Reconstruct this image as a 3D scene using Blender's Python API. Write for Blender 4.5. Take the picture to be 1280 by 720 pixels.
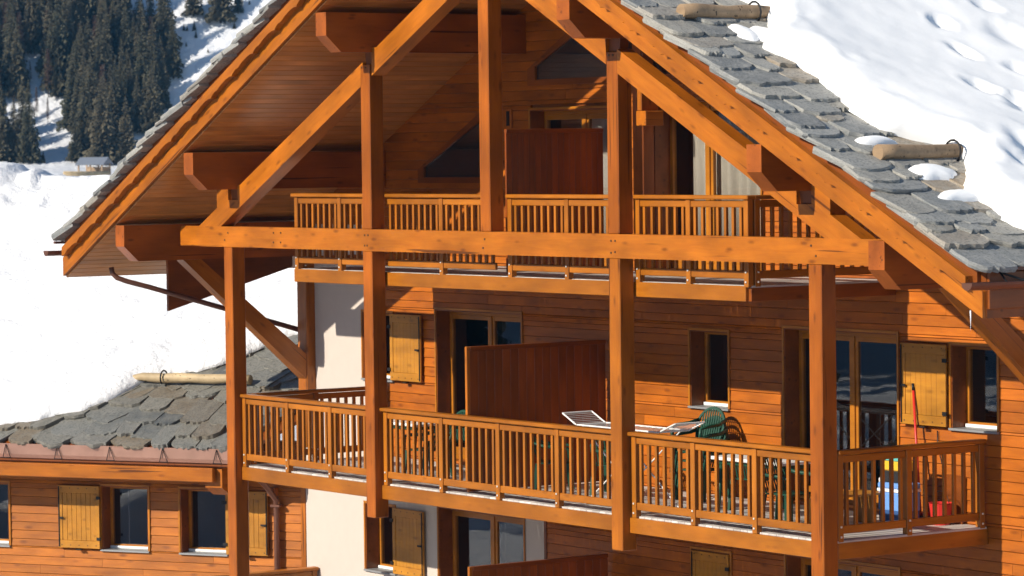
import bpy, bmesh, math, random
import numpy as np
from mathutils import Matrix, Vector, noise as mnoise

random.seed(7)
RND = random.Random(11)
for o in list(bpy.data.objects):
    bpy.data.objects.remove(o)
scene = bpy.context.scene
COL = scene.collection

# ---------------------------------------------------------------- camera
CF, CYAW, CPITCH, CROLL = 4284.859, -.9563, -.0391, .0126       # focal length in pixels of a 1280 wide frame, angles
CPOS = Vector((38.9146, -27.0149, 4.7773))
fwd = Vector((math.sin(CYAW) * math.cos(CPITCH), math.cos(CYAW) * math.cos(CPITCH), math.sin(CPITCH)))
r0 = Vector((math.cos(CYAW), -math.sin(CYAW), 0))
u0 = r0.cross(fwd)
RGT = math.cos(CROLL) * r0 - math.sin(CROLL) * u0
UP = math.cos(CROLL) * u0 + math.sin(CROLL) * r0
cd = bpy.data.cameras.new('camera')
cd.sensor_width = 36
cd.lens = CF / 1280 * 36
cd.clip_start = .5
cd.clip_end = 4000
cd.dof.use_dof = True; cd.dof.focus_distance = 46; cd.dof.aperture_fstop = 4.5
cam = bpy.data.objects.new('camera', cd)
mw = Matrix.Identity(4)
for i in range(3):
    mw[i][0], mw[i][1], mw[i][2], mw[i][3] = RGT[i], UP[i], -fwd[i], CPOS[i]
cam.matrix_world = mw
COL.objects.link(cam)
scene.camera = cam

def ray(px, py): return fwd + RGT * ((px - 640) / CF) + UP * ((360 - py) / CF)
def onY(px, py, Y):
    d = ray(px, py); return CPOS + d * ((Y - CPOS.y) / d.y)
def onD(px, py, D): return CPOS + ray(px, py) * D

# ---------------------------------------------------------------- sky, sun, exposure
SUN = Vector((.085, 1.0, -.56)).normalized()                     # the way the light travels
world = bpy.data.worlds.new('World'); scene.world = world; world.use_nodes = True
wn = world.node_tree.nodes; wl = world.node_tree.links
sky = wn.new('ShaderNodeTexSky'); sky.sky_type = 'NISHITA'; sky.sun_disc = False
sky.sun_elevation = math.asin(-SUN.z)
sky.sun_rotation = math.atan2(-SUN.x, -SUN.y)
sky.altitude = 1500; sky.air_density = 1.0; sky.dust_density = .3; sky.ozone_density = 1.5
bg = wn['Background']; bg.inputs['Strength'].default_value = .075
wl.new(sky.outputs[0], bg.inputs['Color'])
sd = bpy.data.lights.new('sun', 'SUN'); sd.energy = 5.0; sd.angle = math.radians(.53); sd.color = (1, .91, .77)
so = bpy.data.objects.new('sun', sd); COL.objects.link(so)
so.rotation_euler = SUN.to_track_quat('-Z', 'Y').to_euler()
so.location = (0, -20, 30)
scene.view_settings.view_transform = 'Standard'
scene.view_settings.look = 'None'
scene.view_settings.exposure = .6
scene.view_settings.gamma = 1
scene.view_settings.use_curve_mapping = False
scene.render.engine = 'CYCLES'
scene.cycles.use_light_tree = False
scene.cycles.max_bounces = 7
scene.cycles.diffuse_bounces = 3
scene.cycles.transparent_max_bounces = 12

# ---------------------------------------------------------------- helpers
WM = {}                                                           # world matrix of each object
def link(o, parent=None, M=None):
    M = M or Matrix.Identity(4)
    COL.objects.link(o)
    if parent is not None:
        o.parent = parent
        o.matrix_basis = WM[parent].inverted() @ M
    else:
        o.matrix_basis = M
    WM[o] = M
    return o
def mesh(name, v, f, mat=None, smooth=False):
    m = bpy.data.meshes.new(name)
    m.from_pydata([tuple(p) for p in v], [], f)
    m.validate()
    if mat: m.materials.append(mat)
    if smooth:
        for p in m.polygons: p.use_smooth = True
    return m
def obj(name, v, f, mat, parent=None, M=None, smooth=False):
    return link(bpy.data.objects.new(name, mesh(name, v, f, mat, smooth)), parent, M)
def inst(name, me, parent=None, M=None):
    return link(bpy.data.objects.new(name, me), parent, M)
def empty(name, loc, label, cat, group=None):
    o = bpy.data.objects.new(name, None); o.empty_display_size = .3
    link(o, None, Matrix.Translation(loc)); tag(o, label, cat, group); return o
def tag(o, label=None, cat=None, group=None, kind=None):
    if label: o['label'] = label
    if cat: o['category'] = cat
    if group: o['group'] = group
    if kind: o['kind'] = kind
    return o

def cham(lx, ly, lz, b):
    """box centred at the origin with chamfered edges"""
    hx, hy, hz = lx / 2, ly / 2, lz / 2
    b = min(b, hx * .45, hy * .45, hz * .45)
    v = []; idx = {}
    for sx in (-1, 1):
        for sy in (-1, 1):
            for sz in (-1, 1):
                for a in range(3):
                    p = [sx * (hx - b), sy * (hy - b), sz * (hz - b)]
                    p[a] = (sx * hx, sy * hy, sz * hz)[a]
                    idx[sx, sy, sz, a] = len(v); v.append(p)
    F = []
    def face(l):
        c = sum((Vector(v[i]) for i in l), Vector()) / len(l)
        n = (Vector(v[l[1]]) - Vector(v[l[0]])).cross(Vector(v[l[2]]) - Vector(v[l[1]]))
        F.append(l if n.dot(c) > 0 else l[::-1])
    for a in range(3):
        o1, o2 = [k for k in range(3) if k != a]
        for s in (-1, 1):
            l = []
            for s1, s2 in ((-1, -1), (1, -1), (1, 1), (-1, 1)):
                k = [0, 0, 0]; k[a] = s; k[o1] = s1; k[o2] = s2
                l.append(idx[(*k, a)])
            face(l)
        for s1 in (-1, 1):                                        # edge strips along axis a
            for s2 in (-1, 1):
                k = [0, 0, 0]; k[o1] = s1; k[o2] = s2
                l = []
                for s in (-1, 1):
                    k[a] = s
                    q = [idx[(*k, o1)], idx[(*k, o2)]]
                    l += q if s < 0 else q[::-1]
                face(l)
    for sx in (-1, 1):
        for sy in (-1, 1):
            for sz in (-1, 1):
                face([idx[sx, sy, sz, a] for a in range(3)])
    return v, F

MC = {}
def box(name, x0, x1, y0, y1, z0, z1, mat, parent=None, b=.008, rot=None):
    """chamfered box given by its world extents; its local X runs along the longest side"""
    d = [x1 - x0, y1 - y0, z1 - z0]
    c = Vector(((x0 + x1) / 2, (y0 + y1) / 2, (z0 + z1) / 2))
    a = max(range(3), key=lambda k: d[k])
    R = Matrix.Identity(3)
    if a == 1: R = Matrix(((0, -1, 0), (1, 0, 0), (0, 0, 1)))     # local x -> +y
    if a == 2: R = Matrix(((0, 0, -1), (0, 1, 0), (1, 0, 0)))     # local x -> +z
    L = [d[a], d[1] if a != 1 else d[0], d[2] if a != 2 else d[0]]
    key = (round(L[0], 4), round(L[1], 4), round(L[2], 4), b, mat.name)
    if key not in MC:
        v, f = cham(*L, b); MC[key] = mesh(name, v, f, mat)
    M = Matrix.Translation(c) @ R.to_4x4()
    if rot is not None: M = rot @ M
    return inst(name, MC[key], parent, M)
def beam(name, p0, p1, w, h, mat, parent=None, b=.008, up=Vector((0, 0, 1))):
    """chamfered bar from p0 to p1, width w across, height h along up"""
    p0, p1 = Vector(p0), Vector(p1)
    x = (p1 - p0); L = x.length; x.normalize()
    y = Vector(up).cross(x).normalized(); z = x.cross(y)
    M = Matrix.Identity(4)
    for i in range(3): M[i][0], M[i][1], M[i][2], M[i][3] = x[i], y[i], z[i], ((p0 + p1) / 2)[i]
    key = (round(L, 4), w, h, b, mat.name)
    if key not in MC:
        v, f = cham(L, w, h, b); MC[key] = mesh(name, v, f, mat)
    return inst(name, MC[key], parent, M)
def prism(name, poly, t0, t1, mat, parent=None, O=(0, 0, 0), ax=(1, 0, 0), az=(0, 0, 1), smooth=False):
    """polygon given in the plane (ax, az) through O, thickness from t0 to t1 along az x ax; local X = ax"""
    ax = Vector(ax).normalized(); az = Vector(az).normalized(); ay = az.cross(ax)
    M = Matrix.Identity(4)
    for i in range(3): M[i][0], M[i][1], M[i][2], M[i][3] = ax[i], ay[i], az[i], O[i]
    n = len(poly)
    area = sum(poly[i][0] * poly[(i + 1) % n][1] - poly[(i + 1) % n][0] * poly[i][1] for i in range(n))
    if area < 0: poly = poly[::-1]
    v = [(p[0], t0, p[1]) for p in poly] + [(p[0], t1, p[1]) for p in poly]
    f = [list(range(n)), list(range(2 * n - 1, n - 1, -1))]
    for i in range(n):
        j = (i + 1) % n
        f.append([j, i, n + i, n + j])
    return obj(name, v, f, mat, parent, M, smooth)
def frontpoly(name, poly, y0, y1, mat, parent, dirx=(1, 0, 0)):
    """polygon in world (x, z), from y0 to y1, grain along dirx (in the xz plane)"""
    d = Vector(dirx).normalized(); nz = Vector((-d.z, 0, d.x))
    p2 = [((p[0] * d.x + p[1] * d.z), (p[0] * nz.x + p[1] * nz.z)) for p in poly]
    cx = sum(p[0] for p in p2) / len(p2); cz = sum(p[1] for p in p2) / len(p2)
    O = d * cx + nz * cz
    p2 = [(p[0] - cx, p[1] - cz) for p in p2]
    return prism(name, p2, y0, y1, mat, parent, O, d, nz)
def tube(name, pts, r, mat, parent=None, n=8, smooth=True, closed=False, M=None):
    pts = [Vector(p) for p in pts]
    v = []; f = []
    m = len(pts); prev = None
    for i, p in enumerate(pts):
        if closed: t = (pts[(i + 1) % m] - pts[i - 1])
        else: t = (pts[min(i + 1, m - 1)] - pts[max(i - 1, 0)])
        t.normalize()
        a = Vector((0, 0, 1)) if abs(t.z) < .9 else Vector((1, 0, 0))
        if prev is not None: a = prev
        s = (a - t * a.dot(t)).normalized(); prev = s
        q = t.cross(s)
        rr = r[i] if isinstance(r, (list, tuple)) else r
        for k in range(n):
            an = 2 * math.pi * k / n
            v.append(p + s * (rr * math.cos(an)) + q * (rr * math.sin(an)))
    for i in range(m if closed else m - 1):
        j = (i + 1) % m
        for k in range(n):
            l = (k + 1) % n
            f.append([i * n + k, i * n + l, j * n + l, j * n + k])
    if not closed:
        f.append(list(range(n))[::-1]); f.append([(m - 1) * n + k for k in range(n)])
    o = obj(name, v, f, mat, parent, M, smooth)
    if smooth and not closed:
        for p in list(o.data.polygons)[-2:]: p.use_smooth = False
    return o
class Acc:
    """collects several simple shapes that belong to one part"""
    def __init__(s): s.v = []; s.f = []
    def add(s, v, f, M=None):
        n = len(s.v)
        s.v += [tuple(M @ Vector(p)) if M else tuple(p) for p in v]
        s.f += [[i + n for i in q] for q in f]
    def box(s, x0, x1, y0, y1, z0, z1, b=.004, M=None):
        v, f = cham(x1 - x0, y1 - y0, z1 - z0, b)
        T = Matrix.Translation(((x0 + x1) / 2, (y0 + y1) / 2, (z0 + z1) / 2))
        s.add(v, f, (M @ T) if M else T)
    def bar(s, p0, p1, r, n=6):
        p0, p1 = Vector(p0), Vector(p1); t = (p1 - p0).normalized()
        a = Vector((0, 0, 1)) if abs(t.z) < .9 else Vector((1, 0, 0))
        u = (a - t * a.dot(t)).normalized(); w = t.cross(u)
        v = []
        for p in (p0, p1):
            for k in range(n):
                an = 2 * math.pi * k / n
                v.append(p + u * r * math.cos(an) + w * r * math.sin(an))
        f = [[k, (k + 1) % n, n + (k + 1) % n, n + k] for k in range(n)] + [list(range(n))[::-1], [n + k for k in range(n)]]
        s.add(v, f)
    def obj(s, name, mat, parent=None, M=None, smooth=False): return obj(name, s.v, s.f, mat, parent, M, smooth)

# ---------------------------------------------------------------- materials
def lin(r, g, b):
    f = lambda c: (c / 255 / 12.92) if c / 255 <= .04045 else ((c / 255 + .055) / 1.055) ** 2.4
    return (f(r), f(g), f(b), 1)
def newmat(name):
    m = bpy.data.materials.new(name); m.use_nodes = True
    nt = m.node_tree; return m, nt, nt.nodes, nt.links, nt.nodes['Principled BSDF']
def N(nd, t, **k):
    n = nd.new(t)
    for a, b in k.items(): setattr(n, a, b)
    return n
def mathn(nd, ln, op, a, b=None):
    n = nd.new('ShaderNodeMath'); n.operation = op
    for i, x in enumerate((a, b)):
        if x is None: continue
        if isinstance(x, (int, float)): n.inputs[i].default_value = x
        else: ln.new(x, n.inputs[i])
    return n.outputs[0]
def mixc(nd, ln, fac, a, b, mode='MIX'):
    n = nd.new('ShaderNodeMix'); n.data_type = 'RGBA'; n.blend_type = mode
    for i, x in ((0, fac), (6, a), (7, b)):
        if isinstance(x, (int, float)): n.inputs[i].default_value = x
        elif isinstance(x, tuple): n.inputs[i].default_value = x
        else: ln.new(x, n.inputs[i])
    return n.outputs[2]
def ramp(nd, ln, fac, stops):
    n = nd.new('ShaderNodeValToRGB')
    e = n.color_ramp.elements
    while len(e) > len(stops): e.remove(e[-1])
    while len(e) < len(stops): e.new(.5)
    for i, (p, c) in enumerate(stops): e[i].position = p; e[i].color = c
    ln.new(fac, n.inputs[0]); return n.outputs[0]

def wood(name, base, dark, var=.22, rough=.5, knots=1.0, grain=1.0, spec=.42, kr=.19, cracks=0):
    """stained spruce: grain along the local X axis, knots, tone differing from board to board"""
    m, nt, nd, ln, P = newmat(name)
    if 'soffit' not in name and 'log' not in name: base = (base[0] * .90, base[1] * .88, base[2] * .5, 1); dark = (dark[0] * .90, dark[1] * .88, dark[2] * .5, 1)
    tc = N(nd, 'ShaderNodeTexCoord'); oi = N(nd, 'ShaderNodeObjectInfo')
    off = N(nd, 'ShaderNodeVectorMath', operation='ADD')
    sc = N(nd, 'ShaderNodeVectorMath', operation='SCALE'); sc.inputs[0].default_value = (37., 13., 29.)
    ln.new(oi.outputs['Random'], sc.inputs['Scale'])
    ln.new(tc.outputs['Object'], off.inputs[0]); ln.new(sc.outputs[0], off.inputs[1])
    mp = N(nd, 'ShaderNodeMapping'); mp.inputs['Scale'].default_value = (1.1, 14, 14); ln.new(off.outputs[0], mp.inputs[0])
    n1 = N(nd, 'ShaderNodeTexNoise'); n1.inputs['Scale'].default_value = 1.6; n1.inputs['Detail'].default_value = 5; n1.inputs['Roughness'].default_value = .62
    n1.inputs['Distortion'].default_value = .6
    ln.new(mp.outputs[0], n1.inputs['Vector'])
    mp2 = N(nd, 'ShaderNodeMapping'); mp2.inputs['Scale'].default_value = (.9, 2.2, 2.2); ln.new(off.outputs[0], mp2.inputs[0])
    n2 = N(nd, 'ShaderNodeTexNoise'); n2.inputs['Scale'].default_value = 1.3; n2.inputs['Detail'].default_value = 3; ln.new(mp2.outputs[0], n2.inputs['Vector'])
    g = ramp(nd, ln, n1.outputs[0], [(.30, (0, 0, 0, 1)), (.72, (1, 1, 1, 1))])
    gf = mathn(nd, ln, 'MULTIPLY', g, .55 * grain)
    c = mixc(nd, ln, gf, base, dark)
    t = mathn(nd, ln, 'MULTIPLY_ADD', n2.outputs[0], 1.3)
    t2 = nd.new('ShaderNodeMath'); t2.operation = 'ADD'; ln.new(t, t2.inputs[0]); t2.inputs[1].default_value = .05
    t.node.inputs[2].default_value = .30
    c = mixc(nd, ln, 1.0, c, t2.outputs[0], 'MULTIPLY')
    # board to board
    b1 = mathn(nd, ln, 'MULTIPLY', oi.outputs['Random'], 2 * var); b1 = mathn(nd, ln, 'ADD', b1, 1 - var)
    c = mixc(nd, ln, 1.0, c, b1, 'MULTIPLY')
    # knots
    if knots > 0:
        mp3 = N(nd, 'ShaderNodeMapping'); mp3.inputs['Scale'].default_value = (2.3, 6.5, 6.5); ln.new(off.outputs[0], mp3.inputs[0])
        vo = N(nd, 'ShaderNodeTexVoronoi'); vo.inputs['Scale'].default_value = 1.0; ln.new(mp3.outputs[0], vo.inputs['Vector'])
        k = ramp(nd, ln, vo.outputs['Distance'], [(kr * .3, (1, 1, 1, 1)), (kr, (0, 0, 0, 1))])
        kf = mathn(nd, ln, 'MULTIPLY', k, .7 * knots)
        c = mixc(nd, ln, kf, c, tuple(x * .45 for x in dark[:3]) + (1,))
    if cracks > 0:
        mp4 = N(nd, 'ShaderNodeMapping'); mp4.inputs['Scale'].default_value = (.42, 17, 17); ln.new(off.outputs[0], mp4.inputs[0])
        n4 = N(nd, 'ShaderNodeTexNoise'); n4.inputs['Scale'].default_value = 1.0; n4.inputs['Detail'].default_value = 2; ln.new(mp4.outputs[0], n4.inputs['Vector'])
        k4 = ramp(nd, ln, n4.outputs[0], [(.665, (0, 0, 0, 1)), (.70, (1, 1, 1, 1))])
        c = mixc(nd, ln, mathn(nd, ln, 'MULTIPLY', k4, cracks), c, tuple(x * .22 for x in dark[:3]) + (1,))
    ln.new(c, P.inputs['Base Color'])
    P.inputs['Roughness'].default_value = rough * .85
    P.inputs['Specular IOR Level'].default_value = spec
    bp = N(nd, 'ShaderNodeBump'); bp.inputs['Strength'].default_value = .25; bp.inputs['Distance'].default_value = .004
    ln.new(n1.outputs[0], bp.inputs['Height']); ln.new(bp.outputs[0], P.inputs['Normal'])
    return m
def plain(name, col, rough=.5, metal=0, spec=.5, nz=.0, scale=20, bump=0):
    m, nt, nd, ln, P = newmat(name)
    P.inputs['Base Color'].default_value = col; P.inputs['Roughness'].default_value = rough
    P.inputs['Metallic'].default_value = metal; P.inputs['Specular IOR Level'].default_value = spec
    if nz > 0 or bump > 0:
        tc = N(nd, 'ShaderNodeTexCoord')
        n1 = N(nd, 'ShaderNodeTexNoise'); n1.inputs['Scale'].default_value = scale; n1.inputs['Detail'].default_value = 6
        ln.new(tc.outputs['Object'], n1.inputs['Vector'])
        t = mathn(nd, ln, 'MULTIPLY', n1.outputs[0], 2 * nz); t = mathn(nd, ln, 'ADD', t, 1 - nz)
        c = mixc(nd, ln, 1.0, col, t, 'MULTIPLY'); ln.new(c, P.inputs['Base Color'])
        if bump:
            bp = N(nd, 'ShaderNodeBump'); bp.inputs['Strength'].default_value = bump; bp.inputs['Distance'].default_value = .01
            ln.new(n1.outputs[0], bp.inputs['Height']); ln.new(bp.outputs[0], P.inputs['Normal'])
    return m

W_BEAM = wood('wood_beam', (.43, .135, .0125, 1), (.30, .072, .006, 1), var=.10, rough=.42, grain=1.2, kr=.22, cracks=.8)
W_POST = wood('wood_post', (.38, .105, .011, 1), (.27, .058, .006, 1), var=.08, rough=.42, grain=1.2, kr=.22, cracks=.8)
W_SIDE = wood('wood_siding', (.45, .128, .0135, 1), (.30, .066, .007, 1), var=.11, rough=.5, knots=.9, grain=1.2, kr=.24)
W_SIDEW = wood('wood_siding_wing', (.46, .148, .019, 1), (.31, .078, .010, 1), var=.11, rough=.5, knots=1.1, grain=1.2, kr=.26)
W_RAIL = wood('wood_railing', (.40, .135, .0155, 1), (.30, .083, .009, 1), var=.14, rough=.42, knots=.5)
W_SHUT = wood('wood_shutter', (.48, .215, .036, 1), (.38, .14, .022, 1), var=.08, rough=.45, knots=.8, kr=.22)
W_SOFF = wood('wood_soffit', (.50, .21, .055, 1), (.38, .135, .034, 1), var=.10, rough=.33, knots=.3, spec=.5)
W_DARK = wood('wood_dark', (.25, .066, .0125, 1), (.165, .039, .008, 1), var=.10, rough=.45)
W_PURL = wood('wood_purlin', (.36, .092, .016, 1), (.26, .060, .011, 1), var=.06, rough=.45, cracks=.8)
W_PANEL = wood('wood_panel', (.27, .062, .010, 1), (.18, .037, .006, 1), var=.12, rough=.4, knots=.3)
W_FRAME = wood('wood_window_frame', (.44, .165, .022, 1), (.36, .115, .015, 1), var=.06, rough=.4, knots=.2)
W_DECK = wood('wood_deck', (.62, .60, 1.0, 1), (.47, .45, .75, 1), var=.12, rough=.7, knots=.2)
W_LOG = wood('wood_log', (.52, .40, .235, 1), (.33, .235, .13, 1), var=.08, rough=.75, knots=.6, cracks=.9)
W_LOGD = wood('wood_log_weathered', (.36, .245, .145, 1), (.20, .13, .075, 1), var=.08, rough=.75, knots=.7, cracks=.9)
STUCCO = plain('stucco', (.52, .455, .405, 1), .9, nz=.05, scale=6, bump=.25)
COPPER = plain('copper', (.50, .285, .215, 1), .34, metal=.6, nz=.3, scale=3)
GUTTER = plain('gutter_brown', (.15, .065, .042, 1), .4, metal=.35, nz=.2, scale=5)
IRON = plain('black_iron', (.018, .017, .018, 1), .5, metal=.5)
ZINC = plain('zinc_sill', (.30, .31, .32, 1), .45, metal=.35, nz=.1)
BOLT = plain('bolt_zinc', (.78, .76, .70, 1), .35, metal=.3)
BOLTD = plain('bolt_dark', (.10, .055, .03, 1), .5, metal=.4)
WHITE = plain('white_enamel', (.78, .78, .76, 1), .35)
GREEN = plain('green_plastic', (.009, .055, .033, 1), .45, spec=.35)
RED = plain('red_plastic', (.55, .025, .018, 1), .4)
BLUE = plain('blue_plastic', (.135, .30, .66, 1), .42)
BLUED = plain('blue_dark_plastic', (.03, .08, .22, 1), .42)
BLACK = plain('black_plastic', (.02, .02, .022, 1), .45)
YELLOW = plain('yellow_plastic', (.75, .42, .03, 1), .4)
TEAL = plain('teal_plastic', (.10, .42, .40, 1), .4)
CURTAIN = plain('curtain_cloth', (.62, .57, .50, 1), .9, nz=.06)
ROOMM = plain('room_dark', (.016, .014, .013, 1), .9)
BLIND = plain('grey_blind', (.05, .047, .045, 1), .9, nz=.4, scale=3)
ROOFM = plain('roof_metal_grey', (.17, .19, .23, 1), .5, nz=.1)

def glass_mat():
    m, nt, nd, ln, P = newmat('window_glass')
    nd.remove(P)
    lw = N(nd, 'ShaderNodeLayerWeight'); lw.inputs['Blend'].default_value = .5
    f5 = mathn(nd, ln, 'POWER', lw.outputs['Facing'], 4.0); f5 = mathn(nd, ln, 'MULTIPLY', f5, .9); fr = mathn(nd, ln, 'ADD', f5, .085)
    tr = N(nd, 'ShaderNodeBsdfTransparent'); tr.inputs['Color'].default_value = (.85, .85, .84, 1)
    gl = N(nd, 'ShaderNodeBsdfGlossy'); gl.inputs['Roughness'].default_value = .012
    tc = N(nd, 'ShaderNodeTexCoord'); n1 = N(nd, 'ShaderNodeTexNoise'); n1.inputs['Scale'].default_value = 1.6
    ln.new(tc.outputs['Object'], n1.inputs['Vector'])
    bp = N(nd, 'ShaderNodeBump'); bp.inputs['Strength'].default_value = .03; bp.inputs['Distance'].default_value = .02
    ln.new(n1.outputs[0], bp.inputs['Height']); ln.new(bp.outputs[0], gl.inputs['Normal'])
    mx = N(nd, 'ShaderNodeMixShader'); ln.new(fr, mx.inputs[0]); ln.new(tr.outputs[0], mx.inputs[1]); ln.new(gl.outputs[0], mx.inputs[2])
    ln.new(mx.outputs[0], nd['Material Output'].inputs[0]); return m
GLASS = glass_mat()

def slate_mat(name='slate_stone', wet=1.0):
    m, nt, nd, ln, P = newmat(name)
    tc = N(nd, 'ShaderNodeTexCoord'); oi = N(nd, 'ShaderNodeObjectInfo')
    sc = N(nd, 'ShaderNodeVectorMath', operation='SCALE'); sc.inputs[0].default_value = (31., 17., 23.); ln.new(oi.outputs['Random'], sc.inputs['Scale'])
    ad = N(nd, 'ShaderNodeVectorMath', operation='ADD'); ln.new(tc.outputs['Object'], ad.inputs[0]); ln.new(sc.outputs[0], ad.inputs[1])
    n1 = N(nd, 'ShaderNodeTexNoise'); n1.inputs['Scale'].default_value = 3.2; n1.inputs['Detail'].default_value = 8; n1.inputs['Roughness'].default_value = .65; ln.new(ad.outputs[0], n1.inputs['Vector'])
    n2 = N(nd, 'ShaderNodeTexNoise'); n2.inputs['Scale'].default_value = 22; n2.inputs['Detail'].default_value = 6; ln.new(ad.outputs[0], n2.inputs['Vector'])
    base = ramp(nd, ln, oi.outputs['Random'], [(0, (0.111, 0.124, 0.137, 1)), (.16, (0.305, 0.312, 0.305, 1)), (.34, (0.260, 0.240, 0.202, 1)), (.52, (0.338, 0.332, 0.305, 1)), (.70, (0.176, 0.189, 0.195, 1)), (.84, (0.305, 0.234, 0.156, 1)), (1, (0.286, 0.299, 0.299, 1))])
    c = mixc(nd, ln, ramp(nd, ln, n1.outputs[0], [(.38, (0, 0, 0, 1)), (.72, (.55, .55, .55, 1))]), base, (0.468, 0.448, 0.403, 1))
    c = mixc(nd, ln, ramp(nd, ln, n2.outputs[0], [(.50, (0, 0, 0, 1)), (.66, (.7, .7, .7, 1))]), c, (0.104, 0.108, 0.104, 1))
    if wet != 1.0: c = mixc(nd, ln, 1.0, c, (wet, wet, wet * .97, 1), 'MULTIPLY')
    ln.new(c, P.inputs['Base Color']); P.inputs['Roughness'].default_value = .62 if wet == 1.0 else .45; P.inputs['Specular IOR Level'].default_value = .35
    h = mathn(nd, ln, 'MULTIPLY_ADD', n2.outputs[0], .35); ln.new(n1.outputs[0], h.node.inputs[2])
    bp = N(nd, 'ShaderNodeBump'); bp.inputs['Strength'].default_value = .7; bp.inputs['Distance'].default_value = .02
    ln.new(h, bp.inputs['Height']); ln.new(bp.outputs[0], P.inputs['Normal'])
    return m
SLATE = slate_mat()
SLATEW = slate_mat('slate_stone_damp', .58)

def snow_mat(name='snow', col=(.93, .935, .94, 1), sc=3.0, dist=.025, st=.3):
    m, nt, nd, ln, P = newmat(name)
    tc = N(nd, 'ShaderNodeTexCoord')
    n1 = N(nd, 'ShaderNodeTexNoise'); n1.inputs['Scale'].default_value = sc; n1.inputs['Detail'].default_value = 7; n1.inputs['Roughness'].default_value = .55
    ln.new(tc.outputs['Object'], n1.inputs['Vector'])
    n2 = N(nd, 'ShaderNodeTexNoise'); n2.inputs['Scale'].default_value = 60; ln.new(tc.outputs['Object'], n2.inputs['Vector'])
    h = mathn(nd, ln, 'MULTIPLY_ADD', n2.outputs[0], .06); ln.new(n1.outputs[0], h.node.inputs[2])
    P.inputs['Base Color'].default_value = col; P.inputs['Roughness'].default_value = .7; P.inputs['Specular IOR Level'].default_value = .25
    P.inputs['Subsurface Weight'].default_value = .0
    bp = N(nd, 'ShaderNodeBump'); bp.inputs['Strength'].default_value = st; bp.inputs['Distance'].default_value = dist
    ln.new(h, bp.inputs['Height']); ln.new(bp.outputs[0], P.inputs['Normal'])
    return m
SNOW = snow_mat()
SNOWW = snow_mat('snow_wind_worn', (.80, .81, .835, 1), 1.3, .22, .9)
SNOWG = snow_mat('snow_ground', (.80, .82, .86, 1), .55, .8, .9)

def leaf_mat(name, a, b):
    m, nt, nd, ln, P = newmat(name)
    oi = N(nd, 'ShaderNodeObjectInfo'); tc = N(nd, 'ShaderNodeTexCoord')
    n1 = N(nd, 'ShaderNodeTexNoise'); n1.inputs['Scale'].default_value = 1.3; n1.inputs['Detail'].default_value = 4; ln.new(tc.outputs['Object'], n1.inputs['Vector'])
    f = mathn(nd, ln, 'MULTIPLY', n1.outputs[0], .9); f = mathn(nd, ln, 'MULTIPLY_ADD', oi.outputs['Random'], .5); 
    g = mathn(nd, ln, 'MULTIPLY', n1.outputs[0], .6); ln.new(g, f.node.inputs[2])
    c = mixc(nd, ln, f, a, b); ln.new(c, P.inputs['Base Color'])
    P.inputs['Roughness'].default_value = .8; P.inputs['Specular IOR Level'].default_value = .15
    return m
SPRUCE = leaf_mat('spruce_needles', (.028, .036, .022, 1), (.13, .108, .070, 1))
LARCH = leaf_mat('larch_twigs', (.085, .055, .040, 1), (.16, .10, .075, 1))
BARK = plain('bark', (.06, .045, .035, 1), .9)

# ================================================================= ground
EV = Vector((-.816, .577)); EL = Vector((.577, .816))             # away from the camera / to its right
def sstep(a, b, x):
    t = max(0, min(1, (x - a) / (b - a))); return t * t * (3 - 2 * t)
def ground_z(x, y):
    d = Vector((x - CPOS.x, y - CPOS.y)); q = d.dot(EV); p = d.dot(EL)
    z = -3.6 + 6.6 * sstep(75, 330, q)
    hl = max(0, q - 392)
    z += .62 * hl * sstep(0, 40, hl)
    # the opposite side of the valley, towards the lower left of the place
    rr = math.hypot(x, y); az = math.degrees(math.atan2(y, x))
    e2 = sstep(-68, -84, az) * sstep(-186, -166, az) if az < 0 else 0
    z += 27 * sstep(78, 128, rr) * e2 + .12 * max(0, rr - 128) * e2
    n = mnoise.noise(Vector((x * .02, y * .02, 3))) * 2.2 + mnoise.noise(Vector((x * .09, y * .09, 7))) * .5
    z += n * (sstep(60, 200, d.length - 40) * .6 + sstep(390, 430, q)) * (1 if q > 75 or (e2 > .5 and rr > 85) else 0)
    return z
def build_ground():
    us = [-700, -450, -300, -200, -140, -100, -70, -45, -25, -10, 5, 20, 35, 50, 70, 95, 120, 150, 180, 215, 250, 280, 310, 335, 355, 370] + \
         [380 + 3 * i for i in range(36)] + [495, 520, 560, 620, 700, 850, 1100]
    vs = [-900, -600, -420, -300, -230, -180, -150] + [-120 + 4 * i for i in range(36)] + [30, 50, 80, 120, 180, 260, 400, 700]
    v = []; f = []
    for a in us:
        for b in vs:
            x = CPOS.x + EV.x * a + EL.x * b; y = CPOS.y + EV.y * a + EL.y * b
            v.append((x, y, ground_z(x, y)))
    m = len(vs)
    for i in range(len(us) - 1):
        for j in range(m - 1):
            f.append([i * m + j, i * m + j + 1, (i + 1) * m + j + 1, (i + 1) * m + j])
    o = obj('snowy_ground', v, f, SNOWG, smooth=True)
    tag(o, 'snow-covered ground and hillside behind the chalet', kind='structure')
    return o
build_ground()
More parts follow.
